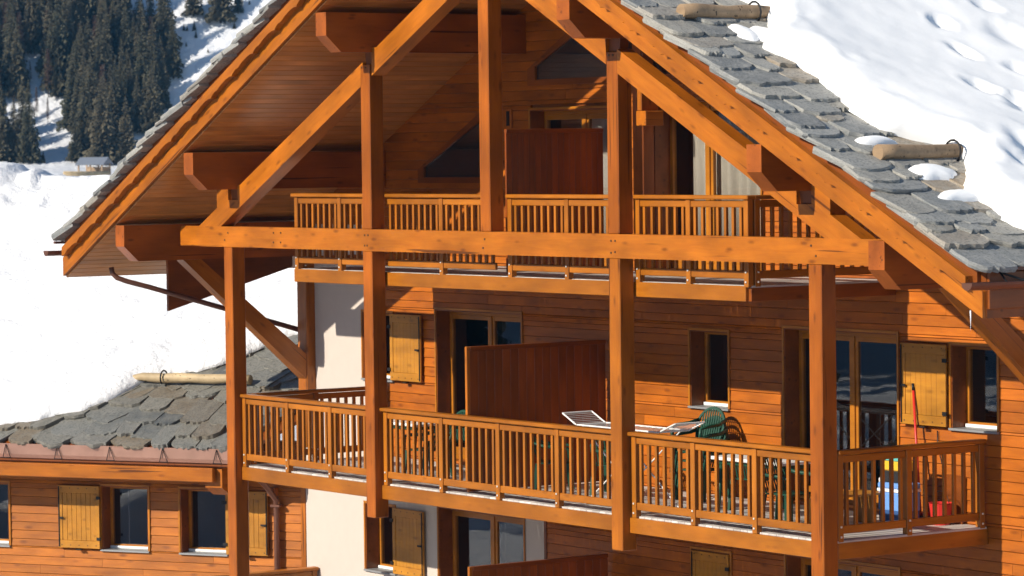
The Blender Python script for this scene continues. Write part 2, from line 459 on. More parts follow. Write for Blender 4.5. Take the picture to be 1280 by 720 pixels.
# unseen dark ground added before the chalet to cut the bounce off the snow
dark_ground_m = plain('bounce_cut_ground', (.12, .108, .098, 1), .8, nz=.3, scale=1.5, bump=.3)
v = []; f = []
yx = [-8 + 2.8 * i for i in range(9)]; yy_ = [-9.3 + 3 * i for i in range(5)]
for a in yx:
    for b in yy_: v.append((a + (.8 * mnoise.noise(Vector((a * .1, b * .1, 1))) if a in (yx[0], yx[-1]) else 0), b, -3.575))
for i in range(len(yx) - 1):
    for j in range(len(yy_) - 1):
        k = i * len(yy_) + j; f.append([k, k + len(yy_), k + len(yy_) + 1, k + 1])
tag(obj('added_dark_ground', v, f, dark_ground_m), 'dark ground added out of view in front of the chalet to cut snow bounce', kind='structure')

# unseen snow banks added at the left front, for the wing panes to mirror
v = []; f = []; nx, ny = 81, 81
for i in range(nx):
    for j in range(ny):
        x = -34 + 28 * i / (nx - 1); y = -38 + 28 * j / (ny - 1)
        ed = min(1, min(i, nx - 1 - i, j, ny - 1 - j) / 8)
        n1_ = mnoise.noise(Vector((x * .16 + y * .05, y * .34, 4.4))); n2_ = mnoise.noise(Vector((x * .5, y * .9, 8.2)))
        v.append((x, y, -3.75 + ed * (.25 + 1.9 * (1 - abs(n1_)) ** 2 * .8 + .5 * n2_)))
for i in range(nx - 1):
    for j in range(ny - 1): f.append([i * ny + j, (i + 1) * ny + j, (i + 1) * ny + j + 1, i * ny + j + 1])
tag(obj('added_snow_bank', v, f, SNOWW, smooth=True), 'snow banks added out of view at the left front for the wing panes to mirror', kind='structure')

# ================================================================= the chalet
PITCH = .513
SOF = 8.43                 # underside of the soffit above x = 0
TOP = 9.0                 # upper face of the roof deck above x = 0
WY = 2.74                  # front of the wall cladding
ROOFX = 10.87
chalet = empty('chalet', (0, 2.74, -3.6), 'large orange timber chalet with a wide stone-slate gable roof and two long balconies', 'building')

P = {1: -7.003, 2: -3.018, 3: 2.949, 4: 7.008}
H = .12
TIE0, TIE1 = 3.392, 3.708
# --- tie beam and posts
frontpoly('tie_beam', [(-7.97 - .49, TIE1 - .035), (-7.97 - .44, TIE1), (8.25 + .02, TIE1), (8.27, TIE0), (-7.97 - .49, TIE0)], 0, .24, W_BEAM, chalet)
for k in (1, 4):
    box('post', P[k] - H, P[k] + H, .003, .243, -3.6, TIE0, W_POST, chalet, .012)
box('post', P[2] - H, P[2] + H, .003, .243, -.50, TIE0, W_POST, chalet, .012)
box('post', P[3] - H, P[3] + H, .003, .243, -.46, TIE0, W_BEAM, chalet, .012)
for k in (2, 3):
    box('post', P[k] - H, P[k] + H, .003, .243, TIE1, 6.10, W_POST, chalet, .012)
box('king_post', -H, H, .003, .243, TIE1, 8.0, W_POST, chalet, .012)
# --- truss rafters
RU, RL = 7.715, 7.375
RS = .509
def rafter(s):
    ds = Vector((1, 0, -RS * s)) if s > 0 else Vector((1, 0, RS))
    up = lambda x: RU - RS * x
    lo = lambda x: RL - RS * x
    xs0 = 2.829; xs1 = 3.069                                      # the post in between
    A = [(.121, up(.121)), ((RU - 6.34) / RS, 6.34), (xs0, 6.34), (xs0, lo(xs0)), (.121, lo(.121))]
    xe = (RU - TIE1) / RS; xl = (RL - TIE1) / RS
    B = [(xs1, up(xs1) - .02), (6.60, up(6.60)), (6.60, 4.352), (6.68, 4.352), (6.68, 4.12), (6.96, 4.12), (6.96, 4.345), (7.31, 4.345), (7.31, up(7.31)), (xe, TIE1), (xl, TIE1), (xs1, lo(xs1))]
    for poly in (A, B):
        frontpoly('rafter', [(s * x, z) for x, z in poly], .003, .243, W_BEAM, chalet, ds)
    box('packing_block', s * 2.949 - .118, s * 2.949 + .118, .05, .20, 6.101, 6.345, W_DARK, chalet)  # darker wood puts the shade of the purlin into the block's colour
    box('packing_block', s * 6.82 - .138, s * 6.82 + .138, .05, .20, 4.121, 4.36, W_DARK, chalet)
for s in (-1, 1): rafter(s)
# --- purlins with chamfered ends
def purlin(x, w=.28, h=.57):
    zt = SOF - PITCH * (abs(x) + w / 2) - .004
    y0 = -.775
    poly = [(y0, zt), (y0, zt - .335), (y0 + .25, zt - h), (WY - .0, zt - h), (WY - .0, zt)]
    prism('purlin', [(p[0] - 1, p[1] - zt + h / 2) for p in poly], -w / 2, w / 2, W_PURL, chalet, (x, 1, zt - h / 2), (0, 1, 0), (0, 0, 1))
for x in (2.95, 6.82, 9.03):
    purlin(x); purlin(-x)
purlin(0)
# --- braces from the wall posts to the eaves purlins
for s in (-1, 1):
    zb = SOF - PITCH * 9.17 - .575
    poly = [(.29, zb), (.62, zb), (2.57, 1.545), (2.57, 1.13)]
    d = Vector((0, 1, -.83)).normalized(); nz = Vector((0, .83, 1)).normalized()
    p2 = [((p[0] * d.y + p[1] * d.z), (p[0] * nz.y + p[1] * nz.z)) for p in poly]
    cx = sum(p[0] for p in p2) / 4; cz = sum(p[1] for p in p2) / 4
    prism('brace', [(p[0] - cx, p[1] - cz) for p in p2], -.12, .12, W_BEAM, chalet, Vector((s * 9.01, 0, 0)) + d * cx + nz * cz, d, nz)
    box('wall_post', s * 9.01 - .14, s * 9.01 + .14, 2.57, 2.77, .0, zb, W_BEAM, chalet, .012)
# bolts on the tie beam
bolt_me = mesh('bolt', *cham(.012, .026, .026, .005), BOLTD)
bolt_lt = mesh('bolt', *cham(.014, .025, .025, .006), BOLT)
RZ90 = Matrix.Rotation(math.pi / 2, 4, 'Z')
for px, py in ((285, 291), (281, 300), (342, 291), (351, 291), (342, 303), (351, 303), (456, 294), (460, 294), (456, 307), (459, 307), (606, 299), (604, 310), (764, 301), (769, 301), (764, 316), (769, 315), (1014, 307), (1020, 320)):
    p = onY(px, py, 0); inst('bolt', bolt_me, chalet, Matrix.Translation((p.x, -.004, p.z)) @ RZ90)
for px, py in ((452, 84.5), (457, 84.5), (761, 69), (766, 69)):
    p = onY(px, py, 0); inst('bolt', bolt_me, chalet, Matrix.Translation((p.x, -.001, p.z)) @ RZ90)

# --- roof deck, soffit planks, barge boards
def roofz(x, c=TOP): return c - PITCH * abs(x)
dk = .03
rp = [(-ROOFX, roofz(ROOFX, SOF + dk)), (0, SOF + dk), (ROOFX, roofz(ROOFX, SOF + dk)), (ROOFX, roofz(ROOFX)), (0, TOP), (-ROOFX, roofz(ROOFX))]
roof = frontpoly('roof', rp, -.775, 15.0, W_DARK, chalet)
xk = .02; wpl = .132
d = Vector((PITCH, 0, 1)).normalized()
pl_me = {}
while xk < ROOFX - .02:
    x1 = min(xk + wpl - .006, ROOFX)
    # left slope only shows; each plank hangs under the deck
    xa, xb = -xk, -x1
    za, zb_ = SOF - PITCH * xk, SOF - PITCH * x1
    c = Vector(((xa + xb) / 2, 1.0, (za + zb_) / 2 + dk / 2))
    dirx = Vector((xa - xb, 0, za - zb_)); wl_ = dirx.length; dirx.normalize()
    M = Matrix.Identity(4)
    ex = Vector((0, 1, 0)); ey = dirx; ez = ex.cross(ey)
    for i in range(3): M[i][0], M[i][1], M[i][2], M[i][3] = ex[i], ey[i], ez[i], c[i]
    key = round(wl_, 4)
    if key not in pl_me: pl_me[key] = mesh('soffit_plank', *cham(3.54, wl_, .026, .006), W_SOFF)
    inst('soffit_plank', pl_me[key], roof, M)
    xk += wpl
# barge boards: a plain lower board and a scalloped upper board standing proud of it
BB = 8.455
def barge(s):
    ds = Vector((1, 0, -PITCH * s))
    low = [(.0, BB), (.0, BB + .30), (10.86, BB + .30 - PITCH * 10.86), (10.86, BB - PITCH * 10.86)]
    frontpoly('barge_board', [(s * x, z) for x, z in low], -.83, -.78, W_BEAM, chalet, ds)
    xe = 10.70
    pts = [(0, BB + .39), (xe, BB + .39 - PITCH * xe)]
    # scalloped lower edge, period .62 m along x
    per = .62; x = xe; edge = []
    prof = [(0, .245), (.045, .245), (.06, .228), (.12, .236), (.22, .252), (.36, .252), (.46, .234), (.515, .212), (.53, .198), (.545, .226), (.60, .240)]
    k = 0
    while x - k * per > per:
        for a, h in prof: edge.append((x - k * per - a, h))
        k += 1
    edge.append((.0, .24))
    pts += [(x_, BB + h - PITCH * x_) for x_, h in edge]
    frontpoly('scalloped_barge_board', [(s * x_, z) for x_, z in pts], -.935, -.832, W_BEAM, chalet, ds)
    vb = [(.0, BB + .302), (.0, BB + .555), (10.78, BB + .555 - PITCH * 10.78), (10.78, BB + .302 - PITCH * 10.78)]
    frontpoly('verge_board', [(s * x, z) for x, z in vb], -.831, -.78, W_DARK, chalet, ds)  # dark wood carries the shade below the overhanging slates
for s in (-1, 1): barge(s)

# --- eaves: fascia boards, gutters
def half_pipe(name, p0, p1, r, mat, parent):
    p0, p1 = Vector(p0), Vector(p1); t = (p1 - p0).normalized(); sd_ = t.cross(Vector((0, 0, 1))).normalized()
    v = []; f = []
    n = 9
    for p in (p0, p1):
        for rr in (r, r - .012):
            for k in range(n):
                a = math.pi * k / (n - 1)
                v.append(p + sd_ * rr * math.cos(a) - Vector((0, 0, 1)) * rr * math.sin(a))
    for k in range(n - 1):
        f.append([k, k + 1, 2 * n + k + 1, 2 * n + k]); f.append([n + k + 1, n + k, 3 * n + k, 3 * n + k + 1])
    for a, b in ((0, n), (n - 1, 2 * n - 1)): f.append([a, b, b + 2 * n, a + 2 * n])
    for o_ in (0, 2 * n): f.append([o_ + k for k in range(n)])                     # end caps
    return obj(name, v, f, mat, parent, smooth=False)
for s in (-1, 1):
    xe = s * (ROOFX + .025); zt = roofz(ROOFX) + .0
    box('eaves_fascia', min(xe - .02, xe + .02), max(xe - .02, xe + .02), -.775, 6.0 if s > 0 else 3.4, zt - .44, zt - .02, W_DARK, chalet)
    gy = -1.22 if s > 0 else -1.05
    g = half_pipe('gutter', (s * (ROOFX + .16), gy, zt - .13), (s * (ROOFX + .16), 7 if s > 0 else 3.4, zt - .13), .085, GUTTER, chalet)
    box('drip_edge', min(xe + .0, xe + s * .06), max(xe + .0, xe + s * .06), -.95, 6 if s > 0 else 3.4, zt - .015, zt + .025, GUTTER, chalet, .004)
    if s > 0:
        for yy in (-.62, .25, 1.1):
            A = Acc(); A.bar((xe + .03, yy, zt - .03), (s * (ROOFX + .245), yy - .08, zt - .13), .012); A.bar((xe + .03, yy, zt - .03), (s * (ROOFX + .245), yy + .22, zt - .13), .012)
            A.obj('gutter_strap', IRON, g)
# dark tapering board under the left eaves, and the rain pipe
prism('eaves_board', [(-.21, -.73), (2.18, -.07), (2.18, .12), (-.21, .12)], -.03, .03, W_DARK, chalet, (-10.3, 1.0, 3.0), (0, 1, 0), (0, 0, 1))
tube('rain_pipe', [(-10.2, -.30, 3.02), (-10.2, -.28, 2.92), (-10.16, -.22, 2.85), (-10.08, -.08, 2.79), (-9.95, .25, 2.69), (-9.28, 2.50, 1.975), (-9.18, 2.72, 1.90)], .042, GUTTER, chalet, 10)

# --- slates
def slate_mesh(k, w, l, t, mat=None):
    r = random.Random(100 + k)
    n = 13; top = []; sk = r.uniform(.1, .9)
    for i in range(n):                                            # lower edge irregular
        x = -w / 2 + w * i / (n - 1)
        e = abs(2 * i / (n - 1) - 1)
        top.append((x + r.uniform(-.008, .008), -l / 2 + (.30 * max(0, e - .5) ** 1.3 * 2 * (sk if x > 0 else 1 - sk)) + r.uniform(-.035, .035)))
    side = [(w / 2 + r.uniform(-.02, .012), -l / 2 + l * f_) for f_ in (.3, .6)] + [(w / 2 - .01, l / 2), (-w / 2 + .01, l / 2)] + [(-w / 2 + r.uniform(-.012, .02), -l / 2 + l * f_) for f_ in (.6, .3)]
    out = top + side; m = len(out)
    c = Vector((0, 0))
    v = []
    for (x, y) in out: v.append((x * .97, y * .985 + .004, t / 2 + r.uniform(-.10, .06)))
    for (x, y) in out: v.append((x + r.uniform(-.006, .006), y + r.uniform(-.012, .012), r.uniform(-.15, .15)))
    for (x, y) in out: v.append((x * .96, y * .98, -t / 2))
    f = [list(range(m)), list(range(3 * m - 1, 2 * m - 1, -1))]
    for lv in (0, 1):
        for i in range(m):
            j = (i + 1) % m
            f.append([lv * m + i, (lv + 1) * m + i, (lv + 1) * m + j, lv * m + j])
    return mesh('slate', v, f, mat or SLATE)
SL = [slate_mesh(k, 1.0, 1.0, 1.0) for k in range(10)]
SLW = [slate_mesh(k + 20, 1.0, 1.0, 1.0, SLATEW) for k in range(10)]
def slate(parent, pos, along, upslope, nrm, w, l, t, pool=None):
    me = RND.choice(pool or SL)
    M = Matrix.Identity(4)
    a = along * (w * RND.choice((-1, 1))); u = upslope * l; nn = nrm * t
    if a.cross(u).dot(nn) < 0: a = -a
    for i in range(3): M[i][0], M[i][1], M[i][2], M[i][3] = a[i], u[i], nn[i], pos[i]
    return inst('slate', me, parent, M)
def slate_roof_side(s, ymaxf):
    upv = Vector((-s, 0, PITCH)).normalized(); nrm = Vector((s * PITCH, 0, 1)).normalized(); al = Vector((0, 1, 0))
    ex = .32
    tilt = .095
    L = .70
    up2 = (upv + nrm * -tilt).normalized(); nr2 = (nrm + upv * tilt).normalized()
    x = ROOFX + .06 - .0; row = 0
    while x > .3:
        y = -1.01 + RND.uniform(-.04, .03)
        ym = ymaxf(x)
        while y < ym:
            w = RND.uniform(.32, .85)
            xx = x + RND.uniform(-.10, .10)
            t = RND.uniform(.045, .10)
            l = L * RND.uniform(.95, 1.1)
            base = Vector((s * xx, y + w / 2, roofz(xx) + .02))    # lower edge point
            pos = base + up2 * (l / 2) + nr2 * (.055 + RND.uniform(-.004, .010))
            R = Matrix.Rotation(RND.uniform(-.2, .2), 3, nr2)
            slate(roof, pos, R @ al, R @ up2, nr2, w * .985, l, t)
            y += w
        x -= (ex if s > 0 else .27) * RND.uniform(.8, 1.2); row += 1
# snow line on the right slope: y of the snow edge as a function of x
SB = [(0, .45), (2, .5), (4.16, .47), (4.6, .75), (5.0, .95), (5.4, .62), (5.96, .15), (6.43, .29), (6.96, .22), (7.54, .10), (8.0, .22), (8.4, .80), (8.75, .88), (9.1, .55), (9.35, .32), (10.0, .20), (10.4, .35), (11, .5)]
def interp(tab, x):
    if x <= tab[0][0]: return tab[0][1]
    for (a, b), (c_, d_) in zip(tab, tab[1:]):
        if x <= c_: return b + (d_ - b) * (x - a) / (c_ - a)
    return tab[-1][1]
def sb_main(x): return interp(SB, x)
def ymax_right(x):
    if x > 10.1: return 3.6
    return max(sb_main(min(x, 11)), sb_main(max(0, x - .6))) + .25
slate_roof_side(1, ymax_right)
slate_roof_side(-1, lambda x: -.9)
# --- logs that hold the snow
def log(name, p0, p1, r, mat, parent, taper=0):
    p0, p1 = Vector(p0), Vector(p1); n = 12
    pts = [p0 + (p1 - p0) * (i / 10) + Vector((0, 0, 1)) * (.008 * math.sin(i * 1.7)) for i in range(11)]
    rr = [r * (1 + .05 * math.sin(2.1 * i + p0.x) - .012 * i) for i in range(11)]
    if taper: rr[0] *= .35; rr[1] *= .8
    return tube(name, pts, rr, mat, parent, n)
for x, ya, yb in ((5.13, -.55, 2.0), (8.62, -.38, 2.2)):
    z = roofz(x) + .16
    lg = log('snow_guard_log', (x, ya, z), (x, yb, z), .095, W_LOGD, chalet)
    yh = ya + 1.18
    tube('log_hook', [(x + .14 * math.cos(a), yh, z + .14 * math.sin(a)) for a in [i * math.pi / 7 - .9 for i in range(10)]], .014, IRON, lg, 6)
lz = roofz(6.05) + .13
log('snow_guard_log', (-6.05, .2, lz), (-6.05, 2.5, lz), .11, W_LOG, chalet)

# --- wall: backing, cladding planks cut round the openings
OPEN = []      # (x0, x1, z0, z1)
def opening(x0, x1, z0, z1): OPEN.append((x0, x1, z0, z1))
FL = 3.08
WIN_L = (-7.42, -6.54); WIN_R = (6.45, 7.31); DOOR_L = (-5.31, -3.01); DOOR_R = (3.13, 5.43); WIN_M = (1.07, 1.93)
for k in (0, -1):
    zf = FL * k
    for a in (WIN_L, WIN_R, WIN_M): opening(a[0], a[1], zf + 1.21, zf + 2.28)
    for a in (DOOR_L, DOOR_R): opening(a[0], a[1], zf + .04, zf + 2.38)
opening(-2.72, -.62, FL + .04, FL + 2.35)
opening(.29, 2.68, FL + .04, FL + 2.42)
STX0, STX1 = -9.24, -6.80       # stucco strip at balcony level
STL1 = -2.43                    # stucco reaches further on the storey below
# backing wall with real openings: strips between the openings
BK = Acc()
zs = sorted(set([-3.6, 8.2] + [o[2] for o in OPEN] + [o[3] for o in OPEN]))
ROW = .1465
wall = None
def free(x0, x1, z0, z1):
    """parts of [x0,x1] not taken by an opening that covers the height z0..z1"""
    seg = [(x0, x1)]
    for (a, b, c_, d_) in OPEN:
        if c_ < z1 - 1e-4 and d_ > z0 + 1e-4:
            ns = []
            for (p, q) in seg:
                if b <= p or a >= q: ns.append((p, q)); continue
                if a > p: ns.append((p, a))
                if b < q: ns.append((b, q))
            seg = ns
    return seg
def half(z): return min(9.24, (SOF - z) / PITCH - .005)
for z0, z1 in zip(zs, zs[1:]):
    # clip to the gable by steps
    n = 1 if z1 < 3.6 else max(1, int((z1 - z0) / .2))
    for i in range(n):
        za, zb_ = z0 + (z1 - z0) * i / n, z0 + (z1 - z0) * (i + 1) / n
        hw = half(zb_)
        if hw <= .1: continue
        xl = 16 if zb_ < 2.4 else hw
        for (p, q) in free(-hw, xl, za, zb_):
            BK.box(p, q, WY + .035, WY + .33, za, zb_, .0005)
wall = BK.obj('wall', W_DARK, chalet)
zrow = -3.66
while zrow < 7.9:
    z0, z1 = zrow, zrow + ROW
    cuts = sorted(set([z0, z1] + [c_ for o in OPEN for c_ in (o[2], o[3]) if z0 + .012 < c_ < z1 - .012]))
    for za, zb_ in zip(cuts, cuts[1:]):
        xl = STX1 if za > -.20 else STL1
        if za > 3.6: xl = -9.24
        h0, h1 = half(za), half(zb_)
        xr = 16 if zb_ < 2.3 else 9.24
        if zb_ < 2.3: h0r = h1r = 16
        else: h0r, h1r = h0, h1
        lim0 = max(xl, -h1)
        for (p, q) in free(lim0, min(xr, h1r), za, zb_):
            # butt joints
            c_ = p; ends = []
            while q - c_ > 5.2:
                c_ += RND.uniform(2.6, 4.4); ends.append(c_)
            xs = [p] + ends + [q]
            for a, b in zip(xs, xs[1:]):
                if b - a < .02: continue
                ea = a + (.002 if a != p else 0); eb = b - (.002 if b != q else 0)
                hh = zb_ - za; ch = min(.008, hh * .3)
                ln_ = eb - ea; cx = (ea + eb) / 2; cz = (za + zb_) / 2
                # lapped profile: slanted face with a shadow groove at its lower edge
                prof = [(.032, -hh / 2 + .001), (.0075, -hh / 2 + .001), (-.004, -hh / 2 + ch), (.006, hh / 2 - .004), (.032, hh / 2 - .001)]
                sl0 = sl1 = 0
                if za > 3.6 and abs(a + h1) < .02: sl0 = -(h0 - h1)
                if za > 3.6 and abs(b - h1r) < .02: sl1 = (h0r - h1r)
                v = [(-ln_ / 2 + (sl0 * (.5 - z_ / hh)), y_, z_) for y_, z_ in prof] + [(ln_ / 2 + (sl1 * (.5 - z_ / hh)), y_, z_) for y_, z_ in prof]
                m = len(prof)
                f = [list(range(m)), list(range(2 * m - 1, m - 1, -1))] + [[i + m, (i + 1) % m + m, (i + 1) % m, i] for i in range(m)]
                obj('plank', v, f, W_SIDE, wall, Matrix.Translation((cx, WY, cz)))
    zrow += ROW
# stucco fields
def stucco(x0, x1, z0, z1):
    zc = sorted(set([z0, z1] + [c_ for o in OPEN for c_ in (o[2], o[3]) if z0 < c_ < z1]))
    A = Acc()
    for za, zb_ in zip(zc, zc[1:]):
        for (p, q) in free(x0, x1, za, zb_): A.box(p, q, WY - .0, WY + .034, za, zb_, .0003)
    return A.obj('stucco_field', STUCCO, wall)
stucco(STX0, STX1 - .004, -.13, 3.72)
stucco(STX0, STL1 - .07, -3.6, -.131)
box('corner_trim', STL1 - .066, STL1 - .002, WY - .012, WY + .03, -3.6, -.12, W_DARK, wall, .004)
box('house_side_wall', -9.26, -9.0, WY + .34, 15, -3.6, 3.7, STUCCO, chalet, .002)

# --- windows, doors
def curtain(x0, x1, z0, z1, y, parent):
    n = int((x1 - x0) / .018); v = []; f = []
    for i in range(n + 1):
        x = x0 + (x1 - x0) * i / n
        yy = y + .035 * math.sin(i * .55) + .018 * math.sin(i * .23 + 1)
        v += [(x, yy, z0), (x, yy, z1), (x, yy + .004, z0), (x, yy + .004, z1)]
    for i in range(n):
        a = 4 * i; b = a + 4
        f += [[a, b, b + 1, a + 1], [a + 2, a + 3, b + 3, b + 2], [a + 1, b + 1, b + 3, a + 3], [a, a + 2, b + 2, b]]
    return obj('curtain', v, f, CURTAIN, parent, smooth=True)
def shutter(x0, x1, z0, z1, y, parent, hinge_left=True, M=None, latch=True):
    """ledged board shutter lying open against the wall"""
    A = Acc(); n = 7; t = .034
    fw = .085
    A.box(x0, x1, y, y + t, z1 - .13, z1, .004, M)
    A.box(x0, x1, y, y + t, z0, z0 + .13, .004, M)
    A.box(x0, x0 + fw, y, y + t, z0 + .131, z1 - .131, .004, M); A.box(x1 - fw, x1, y, y + t, z0 + .131, z1 - .131, .004, M)
    w = (x1 - x0 - 2 * fw) / n
    for i in range(n): A.box(x0 + fw + i * w + .001, x0 + fw + (i + 1) * w - .001, y + .010, y + t - .004, z0 + .131, z1 - .131, .005, M)
    o = A.obj('shutter', W_SHUT, parent)
    xf = x1 - .02 if hinge_left else x0 + .02
    xh = x0 if hinge_left else x1
    sg = 1 if hinge_left else -1
    zm = (z0 + z1) / 2 - .02
    def iron(nm, *bx):
        B = Acc()
        for b_ in bx: B.box(*b_, .002, M)
        B.obj(nm, IRON, parent)
    iron('shutter_bolt', (xf - .010, xf + .010, y - .012, y - .001, z0 + .02, z1 - .02))
    iron('latch', (min(xf, xf - sg * .10), max(xf, xf - sg * .10), y - .03, y - .013, zm - .015, zm + .015))
    for zz in (z0 + .17, z1 - .2): iron('hinge', (xh - .05, xh + .03, y - .02, y - .001, zz - .025, zz + .025))
    iron('shutter_stop', ((x0 + x1) / 2 - .05, (x0 + x1) / 2 + .06, y - .03, y + .03, z0 - .03, z0 - .012))
    C_ = Acc()
    for i in range(5):
        for zz in (z1 - .045, z0 + .05): C_.box(x0 + .07 + i * (x1 - x0 - .14) / 4 - .009, x0 + .07 + i * (x1 - x0 - .14) / 4 + .009, y - .004, y - .0005, zz - .009, zz + .009, .001, M)
    tag(C_.obj('nails', BOLTD, parent), kind='stuff')
    return o
def window(x0, x1, z0, z1, parent=None, M=None, door=False, panes=1, sill=True, depth=.33, trim=W_FRAME, curt=None, lit_frame=W_FRAME, name=None, host=None, xm=None):
    parent = parent or chalet; wy = 0 if M is not None else WY
    T = M or Matrix.Identity(4)
    yf = wy + depth - .09
    if xm is None: xm = (x0 + x1) / 2
    A = Acc(); fw = .085 if door else .07
    A.box(x0, x1, yf, yf + .07, z1 - fw, z1, .004, T)
    A.box(x0, x1, yf, yf + .07, z0, z0 + (fw * 1.0), .004, T)
    A.box(x0, x0 + fw, yf, yf + .07, z0 + fw, z1 - fw, .004, T); A.box(x1 - fw, x1, yf, yf + .07, z0 + fw, z1 - fw, .004, T)
    if panes == 2:
        A.box(xm - .075, xm + .02, yf - .012, yf + .058, z0 + fw, z1 - fw, .004, T)
        A.box(xm + .022, xm + .075, yf + .01, yf + .07, z0 + fw, z1 - fw, .004, T)
        A.box(x0 + fw, xm - .076, yf + .004, yf + .06, z1 - fw - .07, z1 - fw - .001, .004, T)
        A.box(xm + .076, x1 - fw, yf + .012, yf + .068, z1 - fw - .07, z1 - fw - .001, .004, T)
        if door:
            A.box(x0 + fw, xm - .076, yf + .004, yf + .06, z0 + fw, z0 + fw + .10, .004, T)
            A.box(xm + .076, x1 - fw, yf + .012, yf + .068, z0 + fw, z0 + fw + .10, .004, T)
    fr = A.obj(name or ('glazed_door' if door else 'window'), lit_frame, parent)
    # lining of the opening
    L = Acc(); t = .022
    L.box(x0, x0 + t, wy - .006, yf - .001, z0 + .001, z1 - t, .002, T); L.box(x1 - t, x1, wy - .006, yf - .001, z0 + .001, z1 - t, .002, T)
    L.box(x0, x1, wy - .006, yf - .001, z1 - t, z1, .002, T)
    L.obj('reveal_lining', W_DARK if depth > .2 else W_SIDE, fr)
    G = Acc(); tw = .032
    G.box(x0 - tw, x0 + .004, wy - .022, wy - .0065, z0, z1 + tw, .003, T); G.box(x1 - .004, x1 + tw, wy - .022, wy - .0065, z0, z1 + tw, .003, T)
    G.box(x0 + .005, x1 - .005, wy - .022, wy - .0065, z1 - .004, z1 + tw, .003, T)
    G.obj('trim', trim, fr)
    if sill:
        S = Acc(); S.box(x0 - .02, x1 + .02, wy - .045, yf - .002, z0 - .03, z0 + .0005, .004, T); S.obj('sill', ZINC, fr)
        S = Acc(); S.box(x0 + .03, x1 - .03, yf - .04, yf - .001, z0 + .001, z0 + .045, .006, T); S.obj('weather_bar', WHITE, fr)
    xs = [(x0 + fw, x1 - fw)] if panes == 1 else [(x0 + fw, xm - .077), (xm + .077, x1 - fw)]
    for a, b in xs:
        Q = Acc(); Q.box(a - .006, b + .006, yf + .030, yf + .036, z0 + fw, z1 - fw, .0002, T); Q.obj('pane', GLASS, fr)
    # the dark room behind
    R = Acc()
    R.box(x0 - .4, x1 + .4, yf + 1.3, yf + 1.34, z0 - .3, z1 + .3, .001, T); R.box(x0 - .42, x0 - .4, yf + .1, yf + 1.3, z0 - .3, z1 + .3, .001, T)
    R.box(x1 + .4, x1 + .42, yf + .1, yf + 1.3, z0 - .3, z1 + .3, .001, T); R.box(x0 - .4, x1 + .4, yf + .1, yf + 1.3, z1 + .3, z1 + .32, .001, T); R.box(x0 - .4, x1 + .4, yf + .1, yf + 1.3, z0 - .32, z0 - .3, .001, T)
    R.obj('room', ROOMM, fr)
    if curt:
        for a, b in curt:
            c_ = curtain(a, b, z0 + .02, z1 - .02, yf + .16, fr)
    return fr
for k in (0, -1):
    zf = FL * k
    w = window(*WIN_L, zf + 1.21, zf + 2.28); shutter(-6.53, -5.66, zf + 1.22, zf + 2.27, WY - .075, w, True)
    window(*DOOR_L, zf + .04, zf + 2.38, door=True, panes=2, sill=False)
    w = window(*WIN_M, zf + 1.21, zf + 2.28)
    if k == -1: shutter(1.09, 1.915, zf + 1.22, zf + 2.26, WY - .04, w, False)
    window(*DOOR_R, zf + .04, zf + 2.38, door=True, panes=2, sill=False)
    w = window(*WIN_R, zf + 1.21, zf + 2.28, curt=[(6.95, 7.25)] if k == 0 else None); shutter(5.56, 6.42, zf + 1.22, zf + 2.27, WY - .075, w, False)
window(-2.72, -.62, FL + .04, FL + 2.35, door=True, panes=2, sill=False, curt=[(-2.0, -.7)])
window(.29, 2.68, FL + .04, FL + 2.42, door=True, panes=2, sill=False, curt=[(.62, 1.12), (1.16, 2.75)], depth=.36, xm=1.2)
# sloping gable windows: surround standing a little proud, dark glass set in
def gable_window(poly, edge, name='gable_window'):
    """polygon (x, z) cut as a raised surround with glazing behind its front"""
    n = len(poly); cx = sum(p[0] for p in poly) / n; cz = sum(p[1] for p in poly) / n
    inn = [(cx + (p[0] - cx) * edge[0], cz + (p[1] - cz) * edge[1]) for p in poly]
    v = []; f = []
    for y in (WY - .05, WY + .0): v += [(p[0], y, p[1]) for p in poly]
    for y in (WY - .05, WY - .008): v += [(p[0], y, p[1]) for p in inn]
    for i in range(n):
        j = (i + 1) % n
        f += [[i, j, n + j, n + i], [i, 2 * n + i, 2 * n + j, j], [2 * n + i, 3 * n + i, 3 * n + j, 2 * n + j]]
    fr = obj(name, v, f, W_DARK, chalet)
    prism('pane', [(p[0] - cx, p[1] - cz) for p in inn], WY - .014, WY - .009, GLASS, fr, (cx, 0, cz))
    prism('blind', [(p[0] - cx, p[1] - cz) for p in inn], WY - .0075, WY - .0055, BLIND, fr, (cx, 0, cz))
    return fr
gable_window([(-2.72, 5.79), (2.72, 5.79), (2.72, 6.03), (0, 7.43), (-2.72, 6.03)], (.93, .80))
gable_window([(-5.70, 4.34), (-3.60, 4.34), (-3.60, 5.60), (-5.70, 4.55)], (.84, .76))
box('vent_frame', -3.46, -3.18, WY - .03, WY - .005, 5.16, 5.45, W_SIDE, chalet)
box('vent', -3.30, -3.22, WY - .036, WY - .031, 5.20, 5.42, IRON, chalet, .002)
# post under the ridge with its small corbel
box('wall_post', .10, .34, 2.50, WY - .03, FL, 7.86, W_PURL, chalet, .012)
box('corbel', .345, .57, 2.38, 2.70, 5.15, 5.36, W_BEAM, chalet)
box('corbel', .345, .45, 2.40, 2.70, 5.362, 5.78, W_BEAM, chalet)

